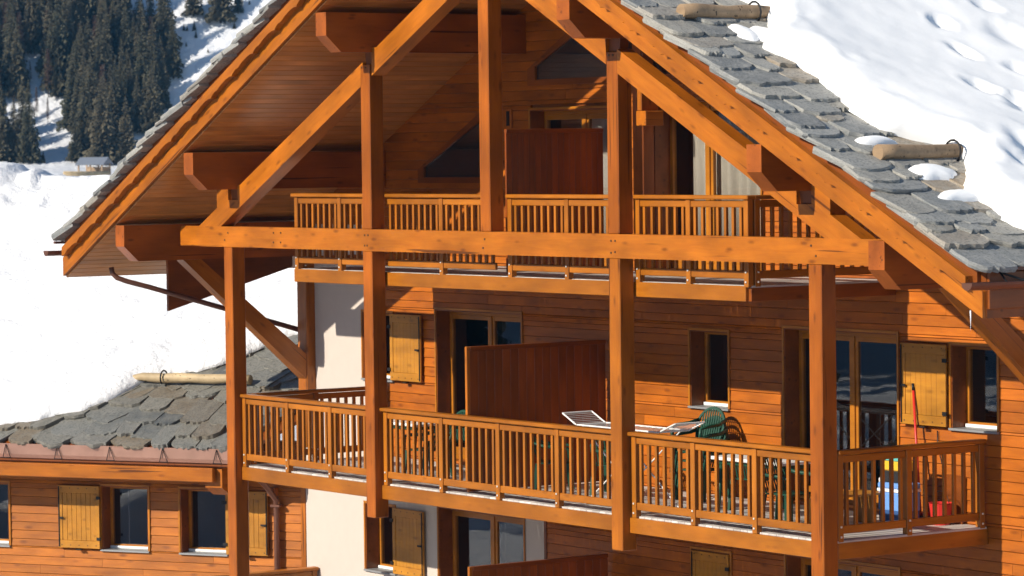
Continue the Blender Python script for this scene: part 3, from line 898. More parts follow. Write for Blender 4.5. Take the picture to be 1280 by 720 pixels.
# --- balconies
def railing(bal, x0, x1, posts, y, zd, cap_h=1.11, nb=8, ends=True):
    """railing along x at depth y: cap, upper and lower rail, balusters, posts"""
    box('handrail', x0, x1, y - .035, y + .115, zd + cap_h - .055, zd + cap_h, W_RAIL, bal, .012)
    ps = sorted(posts)
    for p in ps:
        box('railing_post', p - .045, p + .045, y, y + .09, zd - .02, zd + cap_h - .056, W_RAIL, bal, .006)
        for zz in (.045, .17): inst('bolt', bolt_lt, bal, Matrix.Translation((p, y - .006, zd + zz)) @ RZ90)
    edges = ps[:]
    if x1 - ps[-1] > .3: edges.append(x1 + .045)
    if ps[0] - x0 > .3: edges.insert(0, x0 - .045)
    for a, b in zip(edges, edges[1:]):
        p, q = a + .046, b - .046
        box('upper_rail', p, q, y + .012, y + .062, zd + cap_h - .155, zd + cap_h - .066, W_RAIL, bal)
        box('lower_rail', p, q, y + .012, y + .062, zd + .085, zd + .185, W_RAIL, bal)
        n = max(2, round((q - p) / .158))
        for i in range(n):
            xb = p + (q - p) * (i + .5) / n
            box('baluster', xb - .024, xb + .024, y + .016, y + .058, zd + .1855, zd + cap_h - .1555, W_RAIL, bal, .004)
def side_railing(bal, x, y0, y1, posts, zd, cap_h=1.11):
    box('handrail', x - .115, x + .035, y0, y1, zd + cap_h - .055, zd + cap_h, W_RAIL, bal, .012)
    for p in posts:
        box('railing_post', x - .09, x, p - .045, p + .045, zd - .02, zd + cap_h - .056, W_RAIL, bal, .006)
        for zz in (.045, .17): inst('bolt', bolt_lt, bal, Matrix.Translation((x + .006, p, zd + zz)))
    for a, b in zip(posts, posts[1:]):
        p, q = a + .046, b - .046
        box('upper_rail', x - .062, x - .012, p, q, zd + cap_h - .155, zd + cap_h - .066, W_RAIL, bal)
        box('lower_rail', x - .062, x - .012, p, q, zd + .085, zd + .185, W_RAIL, bal)
        n = max(2, round((q - p) / .158))
        for i in range(n):
            yb = p + (q - p) * (i + .5) / n
            box('baluster', x - .058, x - .016, yb - .024, yb + .024, zd + .1855, zd + cap_h - .1555, W_RAIL, bal, .004)
def deck(name, x0, x1, y0, y1, zd, thick):
    A = Acc()
    n = int((x1 - x0) / .62)
    for i in range(n + 1):
        xx = x0 + .1 + (x1 - x0 - .2) * i / n
        A.box(xx - .04, xx + .04, y0 + .05, y1, zd - thick, zd - .03, .003)
    bal = A.obj(name, W_DARK, chalet)
    x = x0 + .005; w = .142
    while x < x1 - .03:
        xe = min(x + w - .006, x1 - .002)
        box('deck_board', x, xe, y0 + .005, y1, zd - .028 + RND.uniform(-.001, .001), zd, W_DECK, bal, .003)
        x += w
    return bal
# middle balcony
LBY = .125
bal = deck('balcony', -6.90, 7.12, LBY + .045, WY - .03, 0, .20)
for a, b in ((-6.88, P[2] - H - .003), (P[2] + H + .003, P[3] - H - .003), (P[3] + H + .003, P[4] - H - .003)):
    box('edge_beam', a, b, LBY, LBY + .07, -.226, -.022, W_RAIL, bal, .006)
railing(bal, -6.86, P[2] - H - .004, [-6.80, -5.543, -4.322], LBY + .0, 0)
railing(bal, P[2] + H + .004, P[3] - H - .004, [-2.80, -1.361, .045, 1.442], LBY, 0)
railing(bal, P[3] + H + .004, P[4] - H - .004, [3.165, 4.41, 5.655], LBY, 0)
box('edge_beam', 7.05, 7.12, .246, WY - .01, -.226, -.022, W_RAIL, bal, .006)
side_railing(bal, 7.12, .246, WY - .04, [.296, 1.416, 2.639], 0)
side_railing(bal, -6.87, .30, WY - .04, [.35, 1.5, 2.64], 0)
box('edge_beam', -6.94, -6.90, .246, WY - .01, -.226, -.022, W_RAIL, bal, .006)
box('privacy_screen', -.905, -.855, .25, .31, .02, 2.07, W_BEAM, bal, .006)
def screen(x, y0, y1, z0, z1, par):
    n = 17
    for i in range(n):
        a = y0 + (y1 - y0) * i / n; b = y0 + (y1 - y0) * (i + 1) / n - .003
        box('screen_board', x - .018, x + .018, a, b, z0, z1 - .061, W_PANEL, par, .004)
    box('screen_rail', x - .03, x + .03, y0, y1, z1 - .06, z1, W_PANEL, par, .005)
screen(-.88, .312, WY - .04, .02, 2.07, bal)
# upper balcony
UBY = .262
bal2 = deck('balcony', -5.47, 5.42, UBY + .045, WY - .03, FL, .20)
box('edge_beam', -5.47, 5.36, UBY, UBY + .045, FL - .20, FL - .005, W_RAIL, bal2, .006)
box('edge_beam', 5.36, 5.42, UBY + .046, WY - .01, FL - .20, FL - .022, W_DARK, bal2, .006)
railing(bal2, -5.50, P[2] - H, [-5.40, -4.185], UBY, FL, 1.14)
railing(bal2, P[2] + H, -.16, [-1.488], UBY, FL, 1.14)
railing(bal2, .16, P[3] - H, [.21, 1.54], UBY, FL, 1.14)
railing(bal2, P[3] + H, 5.45, [3.12, 4.192, 5.372], UBY, FL, 1.14)
side_railing(bal2, 5.42, UBY + .09, WY - .04, [.42, 1.55, 2.64], FL, 1.14)
side_railing(bal2, -5.40, UBY + .09, WY - .04, [.42, 1.55, 2.64], FL, 1.14)
screen(-.88, .98, WY - .04, FL + .02, 5.13, bal2)
# lower balcony, of which only the screen and a rail end reach into the picture
bal3 = deck('balcony', -6.90, 7.12, LBY + .045, WY - .03, -FL, .20)
screen(-.88, .312, WY - .04, -FL + .02, -1.045, bal3)
box('privacy_screen', -.905, -.855, .25, .31, -FL + .02, -1.045, W_BEAM, bal3, .006)
side_railing(bal3, -8.86, .7, WY - .02, [.76, 1.7, 2.66], -FL)

# --- chalet snow
def snow_grid(name, label, us, edge, ts, T, place, noise_amp, endu=None, R=.3, dips=(), mat=None):
    mat = mat or SNOW
    v = []; f = []; m = len(ts)
    for u in us:
        e = edge(u) + mnoise.noise(Vector((u * 2.3, 1.7, .3))) * .10 + mnoise.noise(Vector((u * 7.1, 5.7, .3))) * .06
        for t in ts:
            q = min(1, t / R)
            h = T * math.sqrt(max(0, 1 - (1 - q) ** 2))
            if endu is not None:
                q2 = min(1, max(0, (endu - u)) / .45); h *= math.sqrt(max(0, 1 - (1 - q2) ** 2))
            w = e + t
            a = q * noise_amp
            h += a * (mnoise.noise(Vector((u * .55, w * .55, 2.2))) * 1.0 + mnoise.noise(Vector((u * 1.7, w * 1.7, 9.1))) * .30 + mnoise.noise(Vector((u * 5, w * 5, 4.1))) * .07)
            h += q * math.exp(-t / .5) * (.07 * mnoise.noise(Vector((u * 3.3, w * 3.3, 6.1))) + .035 * mnoise.noise(Vector((u * 8.3, w * 8.3, 1.1))))
            for (du, dw, ru, rw, dep) in dips:
                g = ((u - du) / ru) ** 2 + ((w - dw) / rw) ** 2
                if g < 4: g *= 1 + .7 * mnoise.noise(Vector((u * 3.1, w * 3.1, dep * 50))) + .4 * mnoise.noise(Vector((u * 9, w * 9, 2))); h += -dep * math.exp(-max(g, 0) * 1.4) + (.14 * dep * math.exp(-((math.sqrt(max(g, 0)) - 1.5) / .35) ** 2) if dep > 0 else 0)
            v.append(place(u, w, max(h, -.02)))
    for i in range(len(us) - 1):
        for j in range(m - 1): f.append([i * m + j, (i + 1) * m + j, (i + 1) * m + j + 1, i * m + j + 1])
    o = obj(name, v, f, mat, smooth=True)
    tag(o, label, kind='stuff'); return o
nmR = Vector((PITCH, 0, 1)).normalized()
def place_main(u, w, h): return Vector((u, w, roofz(u) + .09)) + nmR * h
us = [.0 + .06 * i for i in range(int(10.42 / .06) + 1)]
ts = [0, .01, .03, .06, .10, .15, .20, .26, .33] + [.40 + .07 * i for i in range(70)] + [5.4 + .3 * i for i in range(33)]
DIPS = [(4.35, 5.25, .13, .17, .11), (4.75, 5.55, .15, .2, .10), (5.72, 3.2, .17, .15, .10), (6.42, 2.9, .2, .12, .12), (6.1, 4.0, .3, .3, .06),
        (7.4, 2.3, .2, .16, .14), (7.72, 2.6, .16, .24, .13), (8.0, 2.45, .14, .2, .08), (6.9, 3.4, .15, .15, .08), (7.1, 4.0, .2, .25, .09), (8.9, 1.7, .35, .2, .11), (9.2, 1.35, .3, .2, .09), (5.3, 4.3, .16, .16, .07), (8.2, 3.5, .2, .2, .09)]
snow_grid('roof_snow', 'thick trodden snow on the right slope of the chalet roof', us, sb_main, ts, .30, place_main, .07, endu=10.42, R=.35, dips=DIPS)
# small leftovers of snow on the slates
def snow_patch(c, al, up, nr, a, b, h, label):
    v = []; f = []; n = 28; R = 5
    v.append(c + nr * h)
    for r in range(1, R + 1):
        for k in range(n):
            an = 2 * math.pi * k / n; q = r / R
            rad = 1 + .28 * mnoise.noise(Vector((math.cos(an) * 1.1 + c.x * 3, math.sin(an) * 1.1, c.y * 3))) + .12 * mnoise.noise(Vector((math.cos(an) * 3 + c.x * 3, math.sin(an) * 3, c.y * 3)))
            v.append(c + al * (a * q * rad * math.cos(an)) + up * (b * q * rad * math.sin(an)) + nr * (h * (1 - q ** 3) - (.02 if r == R else 0)))
    for k in range(n): f.append([0, 1 + k, 1 + (k + 1) % n])
    for r in range(R - 1):
        for k in range(n):
            l = (k + 1) % n; f.append([1 + r * n + k, 1 + (r + 1) * n + k, 1 + (r + 1) * n + l, 1 + r * n + l])
    o = obj('snow_patch', v, f, SNOW, smooth=True); tag(o, label, 'snow patch'); return o
upR = Vector((-1, 0, PITCH)).normalized()
for x, y, a, b, l in ((5.55, .12, .16, .22, 'small lump of snow on the slates just below the upper log'), (5.62, .42, .26, .24, 'broad lump of snow joining the snow field below the upper log'),
                      (8.25, -.12, .30, .10, 'thin strip of snow lying along the top of the lower log'), (8.95, .18, .30, .16, 'flat patch of snow on the slates below the lower log'), (9.5, .10, .34, .12, 'lowest long patch of snow on the slates near the eaves')):
    snow_patch(Vector((x, y, roofz(x) + .085)), Vector((0, 1, 0)), upR, nmR, a * 1.15, b * 1.25, .075, l)

# ================================================================= the wing at the left, turned 30 degrees
AX = Vector((-.866025, -.5, 0)); NO = Vector((.5, -.866025, 0)); WC = Vector((-9.237, 2.74, 0))
def wmat():                                                       # local x = -AX (to the right), local y = into the wall, z up
    M = Matrix.Identity(4); ex = -AX; ey = -NO
    for i in range(3): M[i][0], M[i][1], M[i][2], M[i][3] = ex[i], ey[i], (0, 0, 1)[i], WC[i]
    return M
WMX = wmat()
wing = empty('chalet_wing', WC + AX * 5 + Vector((0, 0, -3.6)), 'low timber wing with copper gutter and snow-laden slate roof beside the big chalet', 'building')
wopen = [(-6.72, -5.80, -1.86, -.77), (-3.94, -3.02, -1.86, -.77), (-2.40, -1.50, -1.86, -.77)]
OPEN = wopen
WL = 13.0
BK = Acc()
for za, zb_ in ((-3.6, -1.86), (-1.86, -.77), (-.77, .05)):
    for p, q in free(-WL, -.02, za, zb_): BK.box(p, q, .035, .33, za, zb_, .0005)
wwall = BK.obj('wall', W_DARK, wing, WMX)
zrow = -3.64
while zrow < -.33:
    z0, z1 = zrow, zrow + ROW
    cuts = sorted(set([z0, z1] + [c_ for o in OPEN for c_ in (o[2], o[3]) if z0 + .012 < c_ < z1 - .012]))
    for za, zb_ in zip(cuts, cuts[1:]):
        for (p, q) in free(-WL, -.10, za, zb_):
            c_ = p; ends = []
            while q - c_ > 4.6:
                c_ += RND.uniform(1.9, 3.8); ends.append(c_)
            xs = [p] + ends + [q]
            for a, b in zip(xs, xs[1:]):
                if b - a < .02: continue
                hh = zb_ - za; ch = min(.008, hh * .3); ln_ = b - a - .004
                prof = [(.032, -hh / 2 + .001), (.0075, -hh / 2 + .001), (-.004, -hh / 2 + ch), (.006, hh / 2 - .004), (.032, hh / 2 - .001)]
                v = [(-ln_ / 2, y_, z_) for y_, z_ in prof] + [(ln_ / 2, y_, z_) for y_, z_ in prof]; m = 5
                f = [list(range(m)), list(range(2 * m - 1, m - 1, -1))] + [[i + m, (i + 1) % m + m, (i + 1) % m, i] for i in range(m)]
                obj('plank', v, f, W_SIDEW, wwall, WMX @ Matrix.Translation(((a + b) / 2, 0, (za + zb_) / 2)))
    zrow += ROW
def wbox(name, x0, x1, y0, y1, z0, z1, mat, parent, b=.006): return box(name, x0, x1, y0, y1, z0, z1, mat, parent, b, rot=WMX)
wbox('corner_trim', -.098, -.005, -.014, .03, -3.6, -.33, W_BEAM, wwall)
for i, (a, b, c_, d_) in enumerate(wopen):
    w = window(a, b, c_, d_, parent=wing, M=WMX)
    if i == 1: shutter(-4.77, -3.95, c_ + .01, d_ - .01, -.075, w, False, WMX)
    if i == 2: shutter(-1.49, -.69, c_ + .01, d_ - .01, -.075, w, True, WMX)
# eaves: plate beam, fascia, copper gutter
wbox('eaves_beam', -WL, -1.25, -.90, -.79, -.56, -.33, W_BEAM, wing, .01)
wbox('soffit', -WL, -.55, -.80, .03, -.325, -.30, W_DARK, wing)
prism('purlin_end', [(-.78, -.335), (-.78, -.66), (-.52, -.80), (.0, -.80), (.0, -.335)], -.16, .16, W_BEAM, wing, WC + AX * 1.30, -NO, (0, 0, 1))
cop = Acc()
prof = [(-.90, -.245), (-.955, -.18), (-.975, -.06), (-.985, .0), (-.965, .0), (-.93, -.17), (-.86, -.215), (-.82, -.215), (-.82, -.245)]
n = len(prof); v = []; f = []
xs = [-WL + i * .5 for i in range(25)] + [-.58]
for x in xs: v += [(x, y, z) for y, z in prof]
for i in range(len(xs) - 1):
    for k in range(n):
        l = (k + 1) % n; f.append([i * n + k, (i + 1) * n + k, (i + 1) * n + l, i * n + l])
f.append(list(range(n))); f.append([(len(xs) - 1) * n + k for k in range(n)][::-1])
gut = obj('gutter', v, f, COPPER, wing, WMX)
for i in range(9):
    x = -1.12 - i * 1.02
    A = Acc(); A.bar((x, -.995, -.015), (x - .07, -.975, -.235), .007); A.bar((x, -.995, -.015), (x + .08, -.975, -.235), .007)
    A.bar((x - .075, -.97, -.24), (x + .085, -.97, -.24), .007)
    A.obj('gutter_strap', IRON, gut, WMX)
wbox('fascia', -WL, -.56, -.86, -.80, -.30, .0, W_DARK, wing)
tube('downpipe', [WMX @ Vector(p) for p in ((-.62, -.90, -.24), (-.60, -.80, -.36), (-.55, -.40, -.62), (-.51, -.10, -.90), (-.51, -.09, -1.1), (-.51, -.09, -3.6))], .05, GUTTER, wing, 10)
wbox('pipe_bracket', -.60, -.42, -.15, -.0, -1.02, -.98, GUTTER, wing)
wbox('rain_hopper', -.64, -.50, -.17, -.03, -.84, -.70, W_DARK, wing)
# roof of the wing
WS = .5; OE = .86; UR = 8.35
def sright(o): return (.09 + .5 * o) / .866
def wp(s, u, h=0):
    """point of the wing roof: s metres left of the corner, u metres in from the eaves"""
    o = OE - u
    z = WS * u if u <= UR else WS * (2 * UR - u)
    nr = (NO * WS + Vector((0, 0, 1))).normalized() if u <= UR else (NO * -WS + Vector((0, 0, 1))).normalized()
    return WC + AX * s + NO * o + Vector((0, 0, z)) + nr * h
rows = [0, UR, 2 * UR]
v = []; f = []
for hh in (0, -.06):
    for u in rows:
        for s in (max(sright(OE - u), -30), WL + .3): v.append(wp(s, u, hh))
for lv in (0, 6):
    for i in (0, 1): f.append([lv + 2 * i, lv + 2 * i + 1, lv + 2 * i + 3, lv + 2 * i + 2] if lv == 0 else [lv + 2 * i + 2, lv + 2 * i + 3, lv + 2 * i + 1, lv + 2 * i])
for a, b in ((0, 1), (1, 3), (3, 5), (5, 4), (4, 2), (2, 0)): f.append([a, b, b + 6, a + 6])
wroof = obj('roof', v, f, W_DARK, wing)
WB = [(-4, 5.2), (0, 3.9), (1.44, 3.21), (1.79, 2.83), (2.13, 2.45), (2.71, 2.07), (3.2, 1.95), (3.6, 1.6), (3.9, 1.15), (4.3, .82), (4.9, .58), (5.6, .36), (7, .38), (9, .5), (14, .5)]
upw = (-NO + Vector((0, 0, WS))).normalized(); nrw = (NO * WS + Vector((0, 0, 1))).normalized()
u = -.12
while u < 4.2:
    s = sright(OE - u) + .02 + RND.uniform(0, .1)
    while s < 9.5:
        w = RND.uniform(.30, .80)
        if u < interp(WB, s + w / 2) + .35:
            tl = .07
            up2 = (upw - nrw * tl).normalized(); nr2 = (nrw + upw * tl).normalized()
            l = .78 * RND.uniform(.9, 1.15); t = RND.uniform(.04, .13)
            pos = wp(s + w / 2, u + RND.uniform(-.13, .13) * (u > .1)) + up2 * l / 2 + nr2 * (.055 + RND.uniform(-.005, .012))
            R = Matrix.Rotation(RND.uniform(-.55, .1), 3, nr2)
            slate(wroof, pos, R @ AX, R @ up2, nr2, w, l, t, SLW)
        s += w
    u += .32 * RND.uniform(.9, 1.1)
lg = log('snow_guard_log', wp(3.78, 1.70, .20), wp(1.43, 1.70, .20), .088, W_LOG, wing, taper=1)
p = wp(3.12, 1.70, .20)
tube('log_hook', [p + (upw * math.cos(a) + nrw * math.sin(a)) * .125 for a in [i * math.pi / 6 - .6 for i in range(9)]], .014, IRON, lg, 6)
log('snow_guard_log', wp(11.45, 7.9, .42), wp(13, 7.9, .42), .12, W_LOG, wing)
def place_wing(u, w, h): return wp(u, w, h + .09)
usw = [-3.6 + .09 * i for i in range(int(16.7 / .09))]
tsw = [0, .01, .03, .06, .10, .16, .22, .3, .4] + [.5 + .11 * i for i in range(95)] + [11.2, 13, 15]
snow_grid('wing_roof_snow', 'deep smooth snow covering the roof of the left wing', usw, lambda s: interp(WB, s), tsw, .20, place_wing, .09, R=.9, mat=SNOWW, dips=[(10.75, 8.0, 1.0, 1.0, -.46), (8.9, 7.4, .2, .25, .12), (8.6, 4.2, .8, .15, .06), (7.9, 3.9, .5, .12, .05), (4.5, 5.5, 1.2, .2, .07), (3.2, 4.8, .9, .18, .06), (6.9, 3.35, .5, .07, .10), (7.4, 3.5, .3, .08, .10), (2.6, 4.2, .5, .08, .11), (3.4, 4.5, .6, .07, .10), (4.4, 5.0, .5, .08, .10), (3.0, 5.6, .7, .09, .12), (5.0, 6.2, .6, .09, .11), (2.2, 3.7, .4, .07, .10), (8.3, 5.1, .5, .08, .09), (6.2, 7.0, .5, .08, .10)])

# ================================================================= furniture on the middle balcony
# clothes airer
rk = empty('clothes_airer', (2.1, .85, 0), 'white folding clothes airer with raised wings standing behind the balcony rail', 'clothes airer')
ya, yb = .62, 1.12
A = Acc(); z = 1.07
xl0, xl1, xr0, xr1 = .92, 1.25, 3.05, 3.42
for y in (ya, yb): A.bar((xl1, y, z), (xr0, y, z), .012)
for x in (xl1, xr0): A.bar((x, ya, z), (x, yb, z), .012)
A.obj('frame', WHITE, rk)
for nm, a, b, za in (('wing', xl1 - .02, xl0, 1.21), ('wing', xr0 + .02, xr1, 1.20)):
    A = Acc()
    for y in (ya, yb): A.bar((a, y, z), (b, y, za), .012)
    A.bar((b, ya, za), (b, yb, za), .012)
    w_ = A.obj(nm, WHITE, rk)
    A = Acc()
    for i in range(1, 7):
        t = i / 7; A.bar((a + (b - a) * t, ya, z + (za - z) * t), (a + (b - a) * t, yb, z + (za - z) * t), .0035, 5)
    A.obj('wire', WHITE, w_)
A = Acc()
for i in range(1, 14): x = xl1 + (xr0 - xl1) * i / 14; A.bar((x, ya, z), (x, yb, z), .0035, 5)
A.obj('wire', WHITE, rk)
for y in (ya, yb):
    for x0_, x1_ in ((1.4, 2.9), (2.9, 1.4)):
        A = Acc(); A.bar((x0_, y + (.014 if x0_ < x1_ else -.014), 0.0), (x1_, y + (.014 if x0_ < x1_ else -.014), z - .01), .011); A.obj('leg', WHITE, rk)
# green monobloc chairs
def chair(loc, rz, label, group=None, z=0):
    c_ = empty('plastic_chair', loc, label, 'chair', group)
    T = Matrix.Translation(loc) @ Matrix.Rotation(rz, 4, 'Z')
    A = Acc(); A.box(-.22, .22, -.22, .20, .40, .425, .01); A.obj('seat', GREEN, c_, T)
    # fan shaped back with slats, rounded top (back stands at y = +)
    v = []; n = 14
    out = []
    for i in range(n + 1):
        an = math.pi * i / n; out.append((.27 * math.cos(an), .62 + .26 * math.sin(an)))
    out = [(.23, .42)] + out + [(-.23, .42)]
    inn = [(x * .86, .66 + (z_ - .66) * .86 if z_ > .5 else z_) for x, z_ in out]
    m = len(out); V = []; F = []
    yy = lambda z_: .20 + (z_ - .42) * .30
    for pl in (out, inn):
        for dy in (-.012, .012): V += [(x, yy(z_) + dy, z_) for x, z_ in pl]
    for i in range(m - 1):
        j = i + 1
        F += [[i, j, m + j, m + i], [2 * m + j, 2 * m + i, 3 * m + i, 3 * m + j], [j, i, 2 * m + i, 2 * m + j], [m + i, m + j, 3 * m + j, 3 * m + i]]
    A = Acc(); A.add(V, F); A.obj('backrest', GREEN, c_, T)
    A = Acc()
    for i in range(9):
        x = -.17 + .34 * i / 8; zt = .66 + math.sqrt(max(0, .225 ** 2 - (x * 1.0) ** 2))
        A.box(x - .012, x + .012, -.006, .006, 0, math.hypot(zt - .43, (zt - .43) * .3), .003, Matrix.Translation((x * .0, .203, .43)) @ Matrix.Rotation(-.29, 4, 'X'))
    A.box(-.20, .20, .262, .282, .60, .64, .004)
    A.obj('slat', GREEN, c_, T)
    for sx in (-1, 1):
        tube('armrest', [(sx * .24, .30, .70), (sx * .285, .12, .655), (sx * .29, -.10, .645), (sx * .27, -.22, .62), (sx * .26, -.24, .42)], .026, GREEN, c_, 8, M=T)
        for sy, yy_ in ((-1, -.20), (1, .22)):
            A = Acc()
            v = [(sx * .20, yy_ - .03, .41), (sx * .26, yy_ - .03, .41), (sx * .26, yy_ + .03, .41), (sx * .20, yy_ + .03, .41)]
            b_ = [(sx * .245, yy_ + sy * .05 - .02, .0), (sx * .285, yy_ + sy * .05 - .02, .0), (sx * .285, yy_ + sy * .05 + .02, .0), (sx * .245, yy_ + sy * .05 + .02, .0)]
            A.add(v + b_, [[0, 1, 2, 3], [7, 6, 5, 4]] + [[i, 4 + i, 4 + (i + 1) % 4, (i + 1) % 4] for i in range(4)])
            A.obj('leg', GREEN, c_, T)
    return c_
for i, l in enumerate(('bottom green plastic chair of the stack against the wall below the small window', 'green plastic chair second from the bottom of the stack by the wall', 'green plastic chair third from the bottom of the stack by the wall', 'topmost green plastic chair of the stack beside the white airer')):
    chair((2.02 - .012 * i, 2.18 - .015 * i, .125 * i), math.radians(8), l, 'stacked green plastic chairs')
def table(x0, x1, y0, y1, h, label):
    t = empty('garden_table', ((x0 + x1) / 2, (y0 + y1) / 2, 0), label, 'table')
    A = Acc(); A.box(x0, x1, y0, y1, h - .045, h, .012); A.obj('tabletop', WHITE, t)
    A = Acc(); A.box(x0 + .08, x1 - .08, y0 + .06, y1 - .06, h - .10, h - .046, .005); A.obj('apron', GREEN, t)
    for x in (x0 + .13, x1 - .13):
        for y, dy in ((y0 + .1, -.06), (y1 - .1, .06)):
            tube('leg', [(x, y, h - .09), (x, y + dy, 0)], [.028, .022], GREEN, t, 8)
table(3.60, 5.05, 1.05, 1.80, .77, 'white-topped garden table with green legs behind the right part of the rail')
table(-4.80, -3.55, 1.15, 1.75, .77, 'white-topped garden table behind the rail left of the privacy screen')
chair((-4.2, 2.15, 0), 0, 'green plastic chair between the left table and the glazed door')
chair((-3.3, 1.2, 0), math.radians(-70), 'green plastic chair at the right end of the left garden table')
chair((-.30, 1.35, 0), math.radians(140), 'green plastic chair just right of the privacy screen')
chair((.62, 1.75, 0), math.radians(-150), 'green plastic chair behind the raised left wing of the airer')
chair((3.55, 1.9, 0), math.radians(-165), 'green plastic chair by the left end of the white table')
chair((5.35, .95, 0), math.radians(100), 'green plastic chair at the end of the white table near the corner post')
# bench, cooler, tool box, bucket, broom
bn = empty('wooden_bench', (5.75, 1.55, 0), 'low wooden bench behind the side railing', 'bench')
for i in range(3): box('seat_board', 5.52 + i * .15, 5.66 + i * .15, .95, 2.05, .37, .40, W_SHUT, bn)
for y in (1.1, 1.9): box('leg', 5.56, 5.92, y - .03, y + .03, 0, .368, W_SHUT, bn)
cl = empty('cool_box', (6.12, 2.12, 0), 'pale blue cool box with a white band and dark blue base on the balcony', 'cool box')
A = Acc(); A.box(5.90, 6.34, 1.97, 2.29, .02, .17, .015); A.obj('base', BLUED, cl)
A = Acc(); A.box(5.895, 6.345, 1.965, 2.295, .171, .41, .015); A.obj('body', BLUE, cl)
A = Acc(); A.box(5.885, 6.355, 1.955, 2.305, .411, .455, .012); A.obj('band', WHITE, cl)
A = Acc(); A.box(5.89, 6.35, 1.96, 2.30, .456, .53, .02); A.obj('lid', BLUE, cl)
A = Acc(); A.bar((5.885, 2.02, .40), (5.87, 2.02, .57), .010); A.bar((5.87, 2.02, .57), (5.87, 2.24, .57), .010); A.bar((5.87, 2.24, .57), (5.885, 2.24, .40), .010); A.obj('handle', WHITE, cl)
tb = empty('tool_box', (6.12, 2.12, .53), 'black and yellow tool box standing on the cool box', 'tool box')
A = Acc(); A.box(5.93, 6.28, 2.02, 2.24, .531, .68, .012); A.obj('body', BLACK, tb)
A = Acc(); A.box(5.92, 6.29, 2.01, 2.25, .681, .80, .015); A.obj('tray', YELLOW, tb)
A = Acc(); A.box(5.96, 6.25, 2.04, 2.22, .801, .85, .015); A.obj('lid', TEAL, tb)
A = Acc(); A.bar((6.0, 2.13, .85), (6.0, 2.13, .92), .010); A.bar((6.0, 2.13, .92), (6.22, 2.13, .92), .012); A.bar((6.22, 2.13, .92), (6.22, 2.13, .85), .010); A.obj('handle', BLACK, tb)
bk = empty('bucket', (6.55, 2.45, 0), 'red plastic bucket on the balcony boards by the wall', 'bucket')
n = 20; v = []; f = []
for r, zz in ((.115, 0), (.15, .28), (.16, .28), (.16, .265)):
    v += [(6.55 + r * math.cos(2 * math.pi * k / n), 2.45 + r * math.sin(2 * math.pi * k / n), zz) for k in range(n)]
v += [(6.55 + .14 * math.cos(2 * math.pi * k / n), 2.45 + .14 * math.sin(2 * math.pi * k / n), .275) for k in range(n)] + [(6.55 + .108 * math.cos(2 * math.pi * k / n), 2.45 + .108 * math.sin(2 * math.pi * k / n), .012) for k in range(n)]
for a, b in ((0, 1), (1, 2), (2, 4), (4, 5)):
    for k in range(n): l = (k + 1) % n; f.append([a * n + k, a * n + l, b * n + l, b * n + k])
f.append(list(range(n))[::-1]); f.append([5 * n + k for k in range(n)])
obj('body', v, f, RED, bk, smooth=False)
tube('bail', [(6.55 + .158 * math.cos(a), 2.45, .26 + .17 * math.sin(a)) for a in [i * math.pi / 10 for i in range(11)]], .005, IRON, bk, 6)
br = empty('broom', (6.12, 2.55, 0), 'broom with a bright red handle leaning on the wall by the shutter', 'broom')
tube('handle', [(6.11, 2.50, .10), (5.82, 2.655, 1.66)], .017, RED, br, 8)
tube('grip', [(5.82, 2.655, 1.662), (5.80, 2.665, 1.75)], .018, IRON, br, 8)
A = Acc(); A.box(5.98, 6.26, 2.45, 2.53, .085, .13, .01); A.obj('head', RED, br)
A = Acc()
for i in range(12):
    for j in range(3): A.bar((6.0 + i * .021, 2.465 + j * .025, .085), (6.0 + i * .021, 2.46 + j * .03, 0), .006, 5)
A.obj('bristles', BLACK, br)
tube('cable', [(6.20, WY - .02, 1.16), (6.22, WY - .03, .95), (6.30, WY - .025, .72), (6.34, WY - .03, .5), (6.38, WY - .03, .30), (6.40, WY - .1, .03)], .008, IRON, None, 6)
tag(bpy.data.objects['cable'], 'thin black cable hanging down the wall below the right shutter', 'cable')
pn = empty('board', (6.62, 2.66, 0), 'dark brown upright panel close to the wall behind the red bucket', 'board')
A = Acc(); A.box(6.38, 6.72, 2.655, 2.685, .0, .62, .005); A.obj('panel', W_DARK, pn)  # thin dark brown slab upright in front of the wall

# ================================================================= far hut and rail on the snow
HD = 372
hut = empty('open_hut', onD(118, 215.5, HD), 'small open hut with a grey pitched roof below the dark forest', 'hut')
HM = Matrix.Translation(onD(118, 215.5, HD)) @ Matrix.Rotation(math.radians(38), 4, 'Z') @ Matrix.Diagonal((.72, .72, .85, 1))
A = Acc()
def sheet(A, a, b, c_, d_, t=.12):
    n_ = (Vector(b) - Vector(a)).cross(Vector(c_) - Vector(b)).normalized() * t
    q = [Vector(x) for x in (a, b, c_, d_)]; q2 = [x - n_ for x in q]
    A.add(q + q2, [[0, 1, 2, 3], [7, 6, 5, 4]] + [[i, 4 + i, 4 + (i + 1) % 4, (i + 1) % 4] for i in range(4)])
sheet(A, (-2.3, -1.9, 1.05), (2.3, -1.9, 1.05), (2.3, 0, 1.95), (-2.3, 0, 1.95)); sheet(A, (-2.3, 0, 1.95), (2.3, 0, 1.95), (2.3, 1.9, 1.05), (-2.3, 1.9, 1.05))
A.obj('roof', ROOFM, hut, HM)
for x in (-1.9, 0, 1.9):
    for y in (-1.5, 1.5):
        A = Acc(); A.box(x - .1, x + .1, y - .1, y + .1, -.6, 1.15, .01); A.obj('post', W_LOGD, hut, HM)
A = Acc(); A.box(-1.9, 1.9, 1.4, 1.5, .0, .7, .01); A.obj('back_wall', W_LOGD, hut, HM)
p = onD(104, 217.5, HD - 12)
fe = empty('log_barrier', p, 'pale stacked log barrier on the snow in front of the hut', 'barrier')
